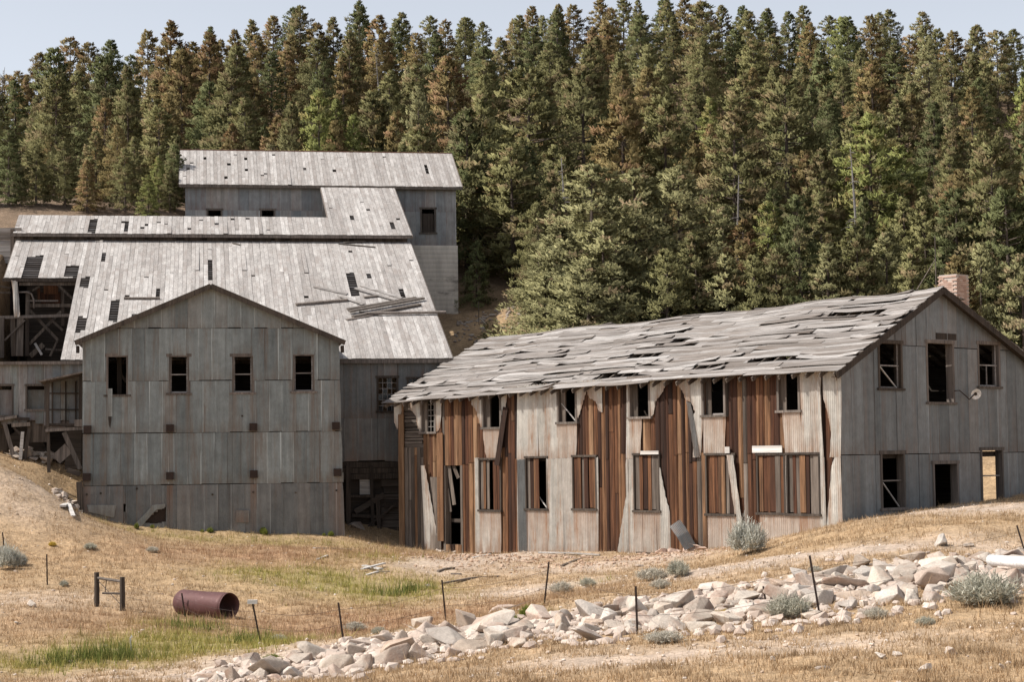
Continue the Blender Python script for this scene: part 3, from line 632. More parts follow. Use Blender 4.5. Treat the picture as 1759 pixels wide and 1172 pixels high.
sd = sheet('side_wall', [(0, 1.), (HR, 9.), (HR, hzf(HR) - .3), (0, HZ - .3)], [], lambda u, v, n: (-.02, u, v), M['galv_dark'], hall, seg=1, amp=.01, period=.5)
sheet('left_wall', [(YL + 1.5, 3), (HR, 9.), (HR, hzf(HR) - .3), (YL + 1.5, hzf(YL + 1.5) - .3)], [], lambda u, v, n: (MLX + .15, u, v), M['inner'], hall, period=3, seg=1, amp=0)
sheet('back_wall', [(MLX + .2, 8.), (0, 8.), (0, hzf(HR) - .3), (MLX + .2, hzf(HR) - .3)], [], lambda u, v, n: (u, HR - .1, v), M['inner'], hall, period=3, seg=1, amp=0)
sheet('bay_dark_backdrop', [(XS + 2.5, 2.), (MLX + .9, 2.), (MLX + .9, hzf(YL + 2.6) - .3), (XS + 2.5, hzf(YL + 2.6) - .3)], [], lambda u, v, n: (u, YL + 2.6, v), M['inner'], hall, period=3, seg=1, amp=0)  # dark sheet added so the open bay looks shaded inside
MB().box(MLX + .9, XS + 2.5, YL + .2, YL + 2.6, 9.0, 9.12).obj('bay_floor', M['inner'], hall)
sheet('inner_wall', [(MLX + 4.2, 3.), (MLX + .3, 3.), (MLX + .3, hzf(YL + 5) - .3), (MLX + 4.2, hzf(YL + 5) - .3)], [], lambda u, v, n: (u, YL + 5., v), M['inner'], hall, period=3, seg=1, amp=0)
# log crib under the hall wall, between the wing and the bunkhouse
z = .9; kk = 0
while z < 4.55:
    h = random.uniform(.26, .36)
    if z < 3.6: MB().box(-3.2 + random.uniform(-.1, .1), 0, .05 + random.uniform(0, .1), .35, z, z + h - .03).obj('crib_log', M['grey_x'], hall)
    else: MB().box(-5.6, 0, -.1 + random.uniform(-.03, .05), .3, z, z + h - .02).obj('crib_log', M['trim'], hall)
    z += h
for a, b, w in [((598,800),(598,905),.22),((638,800),(640,905),.16),((603,853),(640,853),.12),((605,886),(660,889),.14),((632,905),(684,862),.09),((648,850),(652,912),.2),((610,880),(660,850),.25),((660,868),(688,868),.22)]:
    p = ML.hy(*a, -.15); q = ML.hy(*b, -.15); MB().beam((p[0], -.15, p[1]), (q[0], -.18, q[1]), w, .1, (0, 1, 0)).obj('timber', M['trim' if w != .25 else 'grey_x'], hall)
p = rect(ML, (618,824,637,850), .05); MB().box(p[0], p[1], .05, .09, p[2], p[3]).obj('pale_panel', M['white'], hall)
# open left bay: posts, girts, braces
FY = YL + .25
def tim(a, b, w=.16, Y=FY, d=.14, mt='grey_v', par=None, Y2=None):
    p = ML.hy(*a, Y); q = ML.hy(*b, Y if Y2 is None else Y2); return MB().beam((p[0], Y, p[1]), (q[0], Y if Y2 is None else Y2, q[1]), w, d, (0, 1, 0)).obj('timber', M[mt], par or hall)
tim((33,488),(134,488),.16); tim((45,525),(124,525),.17, FY + .3); tim((-10,546),(120,542),.15, FY - .2, mt='frame'); tim((45,517),(100,517),.08, FY + .1, mt='frame')
tim((48,500),(46,612),.2, FY + .1); tim((108,500),(108,560),.16, FY + .4); tim((35,545),(34,612),.34, FY - .1, .3); tim((22,545),(24,612),.25, FY + .2, .2)
tim((50,532),(100,585),.15, FY + .15); tim((105,535),(50,592),.14, FY + .3); tim((100,490),(126,515),.12, FY); tim((84,546),(108,568),.12, FY); tim((98,587),(86,612),.1, FY); tim((3,546),(3,615),.25, FY - .3, .2)
tim((43,550),(8,585),.09, FY - .3); tim((68,492),(55,500),.1, FY + .4); tim((72,610),(60,590),.12, FY + .4, mt='white'); tim((52,612),(75,592),.25, FY + .5); tim((78,600),(110,602),.1, FY + .4, mt='frame'); tim((0,492),(18,495),.1, FY + .3, mt='trim'); tim((0,503),(18,503),.1, FY + .3, mt='trim')
tim((75,497),(100,497),.5, FY + 1.2, .05, 'brown'); tim((70,512),(104,512),.6, FY + 1.6, .05, 'brown'); tim((66,495),(67,515),.14, FY + .9, mt='brown')
# curled pale end sheet on the corner of the bay
pts = [ML.hy(*p_, FY - .35) for p_ in [(19,481),(30,483),(32,510),(35,545),(24,545),(23,515)]]
sheet('torn_metal_sheet', [tuple(p_) for p_ in pts], [], lambda u, v, n: (u, FY - .35 + n + .12 * math.sin((v - 7) * 2.2), v), M['galv_bunk'], hall, seg=2, jag=.03)
p = [ML.hy(*a, FY - .1) for a in [(33,502),(46,502),(54,505),(58,515),(59,530)]]; MB().tube([(a[0], FY - .1, a[1]) for a in p], .045, 7).obj('bent_pipe', M['frame'], hall, True)
# ------------------------------------------------------------------ clerestory strip over the hall, with the ramp roof to the upper house
CY0 = HR - .35; CZ0 = 17.22; cz = lambda y: CZ0 + TP * (y - CY0)
c1 = lambda px, py: ML.hit(px, py, (0, CY0, CZ0), (0, -TP, 1))
RX0 = c1(550, 318)[0]; RX1 = .18; CYR = c1(400, 373)[1]; CYT = 27.35
CH = [(h[0], h[1], h[2], h[3]) for h in m_holes([(153,376,163,402),(213,383,220,398),(248,384,254,390),(288,380,290,396),(600,372,606,378),(670,384,676,396)], z0=CZ0, y0=CY0)]
croof = MB().beam((MLX + .3, CYR, cz(CYR) - .2), (RX0, CYR, cz(CYR) - .2), .12, .2).obj('clerestory_roof', M['trim'], hall)
plank_roof(croof, MLX - .15, RX1, lambda x: CY0 - .25, lambda x: CYR if x < RX0 - (0) else CYT, cz, TP, M['roof_y'], .215, CH, gapp=.2)
purlins(croof, lambda y: MLX if y < CYR else RX0 + .05, lambda y: RX1 - .1, CY0, CYT, cz, .36, M['roof_x'])
MB().beam((MLX - .3, CY0 - .27, cz(CY0 - .27) - .09), (RX1, CY0 - .27, cz(CY0 - .27) - .09), .05, .15).obj('fascia', M['frame'], croof)
MB().beam((RX1 + .02, CY0 - .3, cz(CY0 - .3) - .07), (RX1 + .02, CYT, cz(CYT) - .07), .05, .15).obj('rake_board', M['frame'], croof)
MB().beam((RX0 - .02, CYR, cz(CYR) - .05), (RX0 - .02, CYT, cz(CYT) - .05), .05, .12).obj('rake_board', M['frame'], croof)
# back slope of the strip and its low wall
MB().hexa([(MLX, CYR, cz(CYR) - .04), (RX0, CYR, cz(CYR) - .04), (RX0, CYR + 3.5, cz(CYR) - 1.5), (MLX, CYR + 3.5, cz(CYR) - 1.5), (MLX, CYR, cz(CYR) + .01), (RX0, CYR, cz(CYR) + .01), (RX0, CYR + 3.5, cz(CYR) - 1.45), (MLX, CYR + 3.5, cz(CYR) - 1.45)]).obj('back_slope', M['roof_y'], croof)
x = MLX + .2
while x < -.1:
    w = random.uniform(.15, .3)
    if random.random() < .9: MB().box(x, min(x + w - .01, -.05), CY0 + .02, CY0 + .05, hzf(CY0) - .1, CZ0 - .06 - random.uniform(0, .12)).obj('wall_board', M['trim'], hall)
    x += w
MB().box(MLX + .2, -.1, CY0 + .12, CY0 + .16, hzf(CY0) - .5, CZ0 - .05).obj('clerestory_wall', M['inner'], hall)
MB().box(RX0 + .1, 0, CYR + .3, CYT - .6, 12, cz(CYR)).obj('ramp_core', M['inner'], hall)
# loose boards thrown on the hall roof
def loose(a, b, w=.2, h=.06, up=.09, mt='roof_x', lab=None, n='loose_board'):
    p = roofhit(*a); q = roofhit(*b)
    A = ML.w(p[0], p[1], hzf(p[1]) + up); B = ML.w(q[0], q[1], hzf(q[1]) + up); c = A.copy(); c[2] -= h / 2 + .0
    nrm = ML.Y * -math.sin(math.atan(TP)) + np.array([0, 0, math.cos(math.atan(TP))])
    mb = MB().beam(A - c, B - c, w, h, tuple(nrm)); o = mb.obj(n, M[mt]); o.location = c; return tag(o, lab, 'board', 'loose boards lying on the mill roof')
LB = [((508,527),(597,519),.16,.12,.11,'long grey pole lying across the mill roof left of the board heap'), ((213,516),(275,516),.12,.1,.1,'long grey board lying level on the roof above the gabled wing'),
 ((597,535),(715,515),.2,.08,.10,'upper plank of the board heap on the mill roof'), ((600,541),(728,518),.2,.08,.17,'dark plank across the middle of the heap on the mill roof'),
 ((606,548),(722,527),.22,.1,.11,'thick plank at the foot of the heap on the mill roof'), ((628,544),(766,542),.16,.1,.16,'long grey pole sticking out past the right edge of the mill roof'),
 ((595,552),(640,544),.16,.05,.07,'short board end sticking out left below the heap on the mill roof'), ((620,493),(690,515),.2,.04,.08,'pale board slanting up above the heap on the mill roof'), ((610,500),(680,520),.2,.04,.14,'pale board lying second above the heap on the mill roof'),
 ((540,495),(596,508),.25,.03,.08,'broad bleached board slanting toward the heap from the left'), ((582,512),(625,527),.25,.03,.13,'short wide bleached board under the end of the grey pole'), ((625,514),(652,511),.16,.06,.1,'short grey board lying right of the bleached boards'),
 ((400,420),(412,423),.12,.04,.08,'tiny board near the top of the mill roof'), ((582,421),(645,427),.1,.04,.08,'thin batten lying high on the mill roof below the clerestory'), ((590,420),(628,418),.1,.04,.12,'short batten crossing the thin one below the clerestory')]
for a, b, w, h, up, lab in LB: loose(a, b, w, h, up, 'roof_x' if 'pale' in lab or 'bleach' in lab else 'frame', lab)
M['beam'] = m_plain('tarred_beam', (.035, .022, .017), .8)
# ------------------------------------------------------------------ front gabled wing
wing = building('gabled_wing', ML, 'tall gabled grey corrugated-iron wing with four upper windows and projecting beam ends', 'building')
AY = -4.2; AX0, AX1 = ML.hy(142, 700, AY)[0], ML.hy(583, 700, AY)[0]; APX = ML.hy(362, 500, AY)[0]; AE = 10.02; AP = 12.38
ap = lambda u, v, n: (u, AY + n, v)
AH = [rect(ML, r, AY) for r in [(183,611,220,679),(290,611,325,676),(399,611,435,675),(503,609,540,673)]]
AB = [rect(ML, r, AY) for r in [(250,890,257,899),(257,885,264,900),(264,880,271,900),(271,876,278,899),(278,872,285,897),(212,866,216,880)]]
apoly = [(AX0, .6), (AX1 + .22, .3), (AX1, AE), (APX, AP), (AX0, AE)]
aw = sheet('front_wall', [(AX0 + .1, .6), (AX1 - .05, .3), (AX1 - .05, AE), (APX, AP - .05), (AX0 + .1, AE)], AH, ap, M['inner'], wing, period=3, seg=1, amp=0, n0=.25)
BEAMS = [ML.hy(*px, AY - .15) for px in [(150,738),(292,736),(435,734),(577,732),(149,820),(292,818),(436,815),(580,812)]]
def wstain(u_, v_):                                    # rust runs under sill corners and beam ends
    s_ = [.7 * max(0., 1 - (h[2] - v_) / 3.6) for h in AH if v_ < h[2] + .05 and (abs(u_ - h[0]) < .16 or abs(u_ - h[1]) < .16)] + [.65 * max(0., 1 - (b_[1] - v_) / 2.6) for b_ in BEAMS if v_ < b_[1] and abs(u_ - b_[0]) < .14]
    return max(s_ + [.25 if abs(u_ - AX1) < .5 and v_ < 9 else 0.])
rows = [(.3, 3.72), (3.70, 5.98), (5.96, 8.25), (8.23, 10.55), (10.53, 13.)]; cw = .575; k = math.ceil((AX1 + .22 - AX0) / cw)
for i in range(k):
    for r, (v0, v1) in enumerate(rows):
        off = (.0, .13, .05, .22, .1)[r]; a = AX0 - off + i * cw
        if a + cw < AX0: continue
        sheet('metal_sheet', apoly, AH + (AB if r == 0 else []), ap, M['galv_mill' if r else 'galv_dark'], aw, seg=2, amp=.014, u0=a, u1=a + cw + .02, n0=-.01 - .012 * (i % 2) - .015 * r + random.uniform(-.004, .004), vlo=v0 + .02 + random.uniform(-.025, .02), vhi=v1 - .03, stain=wstain, tilt=random.uniform(-.002, .002))
    a = AX0 + i * cw
    if i == k - 1:
        a = AX0 - .22 + k * cw; sheet('metal_sheet', apoly, AH, ap, M['galv_mill'], aw, seg=2, amp=.010, u0=a, u1=a + cw, n0=-.05, vlo=8.24, vhi=10.55)
        a = AX0 - .13 + k * cw; sheet('metal_sheet', apoly, AH, ap, M['galv_mill'], aw, seg=2, amp=.010, u0=a, u1=a + cw, n0=-.03, vlo=3.71, vhi=5.98)
for h in AB[2:4]: MB().box(h[0] - .5, h[1] + .4, AY + .1 + h[0] * .001, AY + .14 + h[0] * .001, h[2] - .4, h[3] + .3).obj('backing_board', M['beam'], aw)
# a peeled sheet at the foot of the wall and patches
for px, m_ in [([(150,868),(200,868),(196,890),(152,880)], 'galv_mill'), ([(226,906),(252,880),(262,868),(284,866),(283,874),(268,876),(256,890),(240,908)], 'galv_bunk'), ([(405,877),(428,877),(428,898),(405,898)], 'galv_dark'), ([(185,668),(193,668),(193,716),(186,716)], 'galv_bunk'), ([(186,716),(192,716),(189,742)], 'inner')]:
    sheet('loose_metal_sheet', polyl(ML, px, AY), [], ap, M['galv_mill' if m_ == 'galv_bunk' else m_], aw, seg=2, n0=-.1, tilt=-.02)
for i, h in enumerate(AH): window(wing, h, ap, .25, .12, ['', 'rs', 'rs', 'rs'][i], mat='frame')
q = AH[0]; MB().beam((q[0] + .5, AY + 1.2, q[2]), (q[0] + .5, AY + 1.2, q[3]), .2, .2).beam((q[0] + .5, AY + 1.2, q[2] + 1), (q[1] + .2, AY + 1.3, q[2] + .2), .12, .12).obj('inner_post', M['trim'], wing)
for px in [(150,738),(292,736),(435,734),(577,732),(149,820),(292,818),(436,815),(580,812)]:
    q = ML.hy(*px, AY - .15); s = .165; MB().box(q[0] - s, q[0] + s, AY - .26, AY + .3, q[1] - s, q[1] + s).obj('beam_end', M['beam'], wing)
for px in [(235,840),(365,850),(435,846),(508,847),(578,843),(173,848),(416,715),(149,850)]:
    q = ML.hy(*px, AY - .03); MB().tube([(q[0], AY - .06, q[1]), (q[0], AY + .1, q[1])], .05, 6).obj('bolt', M['trim'], wing)
# wing roof: two slopes running back into the hall roof, seen edge on, with heavy rake boards
RYB = (AP - HZ) / TP
tpw = (AP - AE) / (APX - AX0)
def wz(x, up=0): return AP - abs(x - APX) * tpw + up
wroof = MB().beam((APX, AY + .1, AP - .15), (APX, RYB, AP - .15), .08, .2).obj('roof', M['trim'], wing)
nb = 18
for i in range(nb):
    y0 = AY - .45 + (RYB + 3.5) * i / nb; y1 = y0 + (RYB + 3.5) / nb - .01
    for s in (-1, 1):
        xe = (AX0 - .28) if s < 0 else (AX1 + .22); ymax = (wz(xe) - HZ) / TP
        if y0 > ymax + .5: 
            t = (y0 * TP + HZ); xe = APX + s * (AP - t) / tpw
            if (xe - APX) * s < .2: continue
        MB().hexa([(APX, y0, AP + .02), (xe, y0, wz(xe, .02)), (xe, y1, wz(xe, .02)), (APX, y1, AP + .02), (APX, y0, AP + .05), (xe, y0, wz(xe, .05)), (xe, y1, wz(xe, .05)), (APX, y1, AP + .05)]).obj('roof_board', M['roof_x'], wroof)
for s in (-1, 1):
    xe = (AX0 - .3) if s < 0 else (AX1 + .24)
    MB().beam((APX, AY - .47, AP - .02), (xe, AY - .47, wz(xe, -.02)), .05, .22).obj('rake_board', M['trim'], wroof)
    MB().beam((APX, AY - .24, AP - .06), (xe, AY - .24, wz(xe, -.06)), .4, .05, (0, 0, 1)).obj('soffit_board', M['trim'], wroof)
    MB().beam((xe - s * .1, AY - .4, wz(xe) - .28), (xe - s * .1, AY + .1, wz(xe) - .28), .12, .3).obj('bracket', M['trim'], wroof)
    sheet('side_wall', [(AY, .5), (0, .8), (0, AE - .1), (AY, AE - .1)], [], lambda u, v, n, s=s: ((AX0 + .02 if s < 0 else AX1 - .02), u, v), M['galv_mill'], wing, seg=1, period=.3, amp=.01)
MB().box(AX0 + .1, AX1 - .1, AY + .3, .1, 5.9, 6.05).obj('floor', M['inner'], wing)
# ------------------------------------------------------------------ upper house on its concrete base
UYF = 27.4
up = building('upper_house', Frame(*ML.w(-4, UYF, 0)[:2], ML.yaw, 12.), 'bluish metal-sided upper house on a concrete base above the big mill roof', 'building')
up.location = ML.w(0, 0, 12.); 
UX0, UX1 = ML.hy(318, 345, UYF)[0], ML.hy(783, 345, UYF)[0]; UE = ML.hy(560, 319, UYF - .4)[1]; UB = ML.hy(745, 422, UYF)[1]; UR = 32.0
upl = lambda u, v, n: (u, UYF + n, v)
UH = [rect(ML, r, UYF) for r in [(723,358,748,400),(356,360,381,390),(448,360,472,390)]]
uw = sheet('front_wall', [(UX0, 12.), (UX1, 12.), (UX1, UE), (UX0, UE)], UH, upl, M['inner'], up, period=3, seg=1, amp=0, n0=.2)
k = 26; cw = (UX1 - UX0) / k
ye = ML.hy(740, 364, UYF)[1]
for i in range(k):
    a = UX0 + i * cw
    for r, (v0, v1) in enumerate([(UB, ye + .02), (ye, UE + .05)]):
        sheet('metal_sheet', [(UX0, UB), (UX1, UB), (UX1, UE + .1), (UX0, UE + .1)], UH, upl, M['galv_blue'], uw, seg=2, u0=a, u1=a + cw + .02, n0=-.01 - .006 * (i % 2) - .012 * r, vlo=v0, vhi=v1)
for i, h in enumerate(UH): window(up, h, upl, .2, .1, '', mat='frame')
h = UH[0]; MB().box(h[0] + .1, h[1] - .1, UYF + .12, UYF + .16, h[2], h[3] - .3).obj('closed_shutter', M['trim'], up)
ucx = ML.hy(787, 500, UYF - .1)[0]
cb = MB().box(-6., ucx, UYF - .1, UR + 4.3, 10.5, UB).obj('concrete_base', M['conc'], up)
sheet('side_wall', [(UYF, UB), (UR + 4.3, UB), (UR + 4.3, UE), (UR, 24), (UYF, UE)], [], lambda u, v, n: (UX1 - .01, u, v), M['galv_blue'], up, seg=1, period=.5)
sheet('left_wall', [(UYF, 14.), (UR + 4.3, 14.), (UR + 4.3, UE), (UR, 24), (UYF, UE)], [], lambda u, v, n: (UX0 + .01, u, v), M['galv_blue'], up, seg=1, period=.5)
sheet('back_wall', [(UX0, 14.), (UX1, 14.), (UX1, UE), (UX0, UE)], [], lambda u, v, n: (u, UR + 4.3, v), M['galv_blue'], up, seg=1, period=.5)
uRZ = ML.hy(550, 261, UR)[1]; uy0 = UYF - .4; tpu = (uRZ - UE) / (UR - uy0); uz = lambda y: UE + tpu * (y - uy0)
uroof = MB().beam((UX0, UR, uRZ - .2), (UX1, UR, uRZ - .2), .1, .2).obj('roof', M['trim'], up)
UHo = m_holes([(729,281,734,298),(361,266,363,272),(600,300,604,308),(420,272,423,276)], z0=UE, y0=uy0, tp=tpu)
plank_roof(uroof, UX0 - .35, UX1 + .35, lambda x: uy0, lambda x: UR, uz, tpu, M['roof_y'], .2, UHo, gapp=.16, piece=5.)
purlins(uroof, lambda y: UX0 - .3, lambda y: UX1 + .3, uy0 + .05, UR, uz, .4, M['roof_x'])
MB().hexa([(UX0 - .35, UR, uRZ - .05), (UX1 + .35, UR, uRZ - .05), (UX1 + .35, UR + 4.7, UE - .05), (UX0 - .35, UR + 4.7, UE - .05), (UX0 - .35, UR, uRZ + .01), (UX1 + .35, UR, uRZ + .01), (UX1 + .35, UR + 4.7, UE), (UX0 - .35, UR + 4.7, UE)]).obj('back_slope', M['roof_y'], uroof)
MB().beam((UX0 - .35, uy0 - .03, UE - .09), (UX1 + .35, uy0 - .03, UE - .09), .05, .16).obj('fascia', M['frame'], uroof)
for xx in (UX0 - .37, UX1 + .37): MB().beam((xx, uy0, UE - .05), (xx, UR, uRZ - .05), .05, .14).obj('rake_board', M['frame'], uroof)
MB().beam((UX0 - .35, UR, uRZ + .03), (UX1 + .35, UR, uRZ + .03), .16, .05).obj('ridge_board', m_plain('rusty_ridge_cap', (.2, .1, .07)), uroof)
# ------------------------------------------------------------------ low shed at the left and its trestle
SY = -1.2
shed = building('low_shed', ML, 'low blue-grey shed with a flat ragged roof left of the gabled wing', 'building')
sp = lambda u, v, n: (u, SY + n, v)
st = ML.hy(70, 626, SY)[1]; sb = ML.hy(70, 722, SY)[1]; SX0 = ML.hy(-70, 650, SY)[0]; SX1 = AX0 - .05
SH = [rect(ML, r, SY) for r in [(-5,662,22,714),(45,662,78,704)]]
sw = sheet('front_wall', [(SX0, sb), (SX1, sb), (SX1, st), (SX0, st)], SH, sp, M['inner'], shed, period=3, seg=1, amp=0, n0=.12)
k = 15; cw = (SX1 - SX0) / k
for i in range(k): sheet('metal_sheet', [(SX0, sb - .3), (SX1, sb - .3), (SX1, st), (SX0, st)], SH, sp, M['galv_blue' if i % 3 else 'galv_mill'], sw, seg=2, u0=SX0 + i * cw, u1=SX0 + (i + 1) * cw + .015, n0=-.01 - .006 * (i % 2), vlo=sb - random.uniform(0, .3))
for h in SH: window(shed, h, sp, .15, .08, '', mat='frame', name='opening')
q = SH[0]; MB().box(q[0], q[1], SY + .3, SY + .34, q[2], q[3] - .2).obj('inner_panel', M['galv_blue'], shed)
q = SH[1]; MB().box(q[0] - .2, q[1] + .2, SY + .5, SY + .54, q[2] - .1, q[2] + .9).obj('inner_panel', M['galv_mill'], shed)
sroof = MB().box(SX0, SX1, SY + .2, SY + 7.5, st + .02, st + .10).obj('roof', M['inner'], shed)
x = SX0 - .2
while x < SX1:
    w = random.uniform(.25, .6); MB().hexa([(x, SY - .35, st + random.uniform(.0, .08)), (x + w - .02, SY - .35, st + random.uniform(.0, .08)), (x + w - .02, SY + 7.5, st + .12), (x, SY + 7.5, st + .12), (x, SY - .35, st + .11), (x + w - .02, SY - .35, st + .11), (x + w - .02, SY + 7.5, st + .16), (x, SY + 7.5, st + .16)]).obj('roof_board', M['grey_v'], sroof); x += w
MB().beam((SX0, SY - .37, st + .03), (SX1, SY - .37, st + .05), .05, .14).obj('fascia', M['frame'], sroof)
q = ML.hy(2, 668, SY - .2)
def tim2(a, b, w, Y, d=.14, mt='grey_v', par=None, nm='timber'): 
    p = ML.hy(*a, Y); q = ML.hy(*b, Y); return MB().beam((p[0], Y, p[1]), (q[0], Y, q[1]), w, d, (0, 1, 0)).obj(nm, M[mt], par or shed)
tim2((-30,726),(30,716),.12, SY - .2, .6, 'frame'); tim2((20,731),(52,729),.17, SY - .5); tim2((27,720),(50,720),.12, SY - .3, .3, 'trim')
tim2((8,728),(24,787),.18, SY - .5, .12, 'frame'); tim2((39,742),(35,790),.14, SY - .6, .12, 'white'); tim2((52,730),(42,790),.16, SY - .3); tim2((24,735),(40,752),.1, SY - .4, .1, 'trim'); tim2((-20,730),(-16,790),.2, SY - .4); tim2((0,735),(0,775),.6, SY + .6, .05, 'trim')
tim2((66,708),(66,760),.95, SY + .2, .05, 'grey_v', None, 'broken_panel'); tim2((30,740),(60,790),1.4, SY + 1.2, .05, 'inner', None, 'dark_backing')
# ------------------------------------------------------------------ lean-to porch on the wing's side
PY = AY + .9
porch = building('lean_to_porch', ML, 'dark lean-to porch with slanted roof and gridded back on leaning legs beside the gabled wing', 'porch')
def tp_(a, b, w, Y=PY, d=.12, mt='trim', nm='post'): return tim2(a, b, w, Y, d, mt, porch, nm)
a = ML.hy(67, 657, PY - .3); b = ML.hy(142, 641, PY - .3)
MB().hexa([(a[0], PY - .4, a[1]), (b[0], PY - .4, b[1]), (b[0], PY + 2.6, b[1]), (a[0], PY + 2.6, a[1]), (a[0], PY - .4, a[1] + .07), (b[0], PY - .4, b[1] + .07), (b[0], PY + 2.6, b[1] + .07), (a[0], PY + 2.6, a[1] + .07)]).obj('roof', M['frame'], porch)
tp_((82,655),(82,735),.14); tp_((138,645),(138,735),.14)
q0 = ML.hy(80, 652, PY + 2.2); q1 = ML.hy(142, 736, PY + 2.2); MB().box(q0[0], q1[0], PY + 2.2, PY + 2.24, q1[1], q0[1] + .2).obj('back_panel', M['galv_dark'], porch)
for px in (90, 113, 130): tp_((px, 655), (px, 733), .06, PY + 2.0, .06, 'trim', 'stud')
for py in (676, 704): tp_((84, py), (140, py), .06, PY + 1.9, .06, 'trim', 'girt')
tp_((78,740),(146,736),.13, PY - .1, .3, 'frame', 'floor_beam'); tp_((84,730),(140,730),.1, PY + .6, 1.2, 'trim', 'floor'); tp_((128,727),(146,727),.3, PY - .3, .05, 'frame', 'loose_board')
tp_((83,742),(84,812),.14, PY, .14, 'trim', 'leg'); tp_((110,743),(138,806),.2, PY - .1, .1, 'frame', 'brace'); tp_((96,790),(118,770),.5, PY + .3, .04, 'frame', 'fallen_panel'); tp_((136,828),(140,895),.25, AY - .1, .2, 'trim', 'post')
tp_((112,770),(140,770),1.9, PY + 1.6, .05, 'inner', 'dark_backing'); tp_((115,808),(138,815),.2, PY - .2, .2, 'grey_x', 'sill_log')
# retaining wall at the far left
rw = Frame(*atd(0, 437, 104)[:2], .05, 14.)
rt = empty('retaining_wall', (rw.o[0], rw.o[1], 14.), .05, 'low grey plank retaining wall on the slope left of the mill', 'wall')
zt = atd(0, 391, 104)[2] - 14.; zb_ = atd(0, 440, 104)[2] - 14.4; n = 6
for i in range(n): MB().box(-14, 1.15, -.06 + random.uniform(-.02, .02), .06, zb_ + (zt - zb_) * i / n, zb_ + (zt - zb_) * (i + 1) / n - .02).obj('plank', M['roof_x'], rt)
for i in range(7): MB().box(-13.8 + i * 2.4, -13.6 + i * 2.4, -.2, -.07, zb_ - .2, zt - .1).obj('post', M['grey_v'], rt)
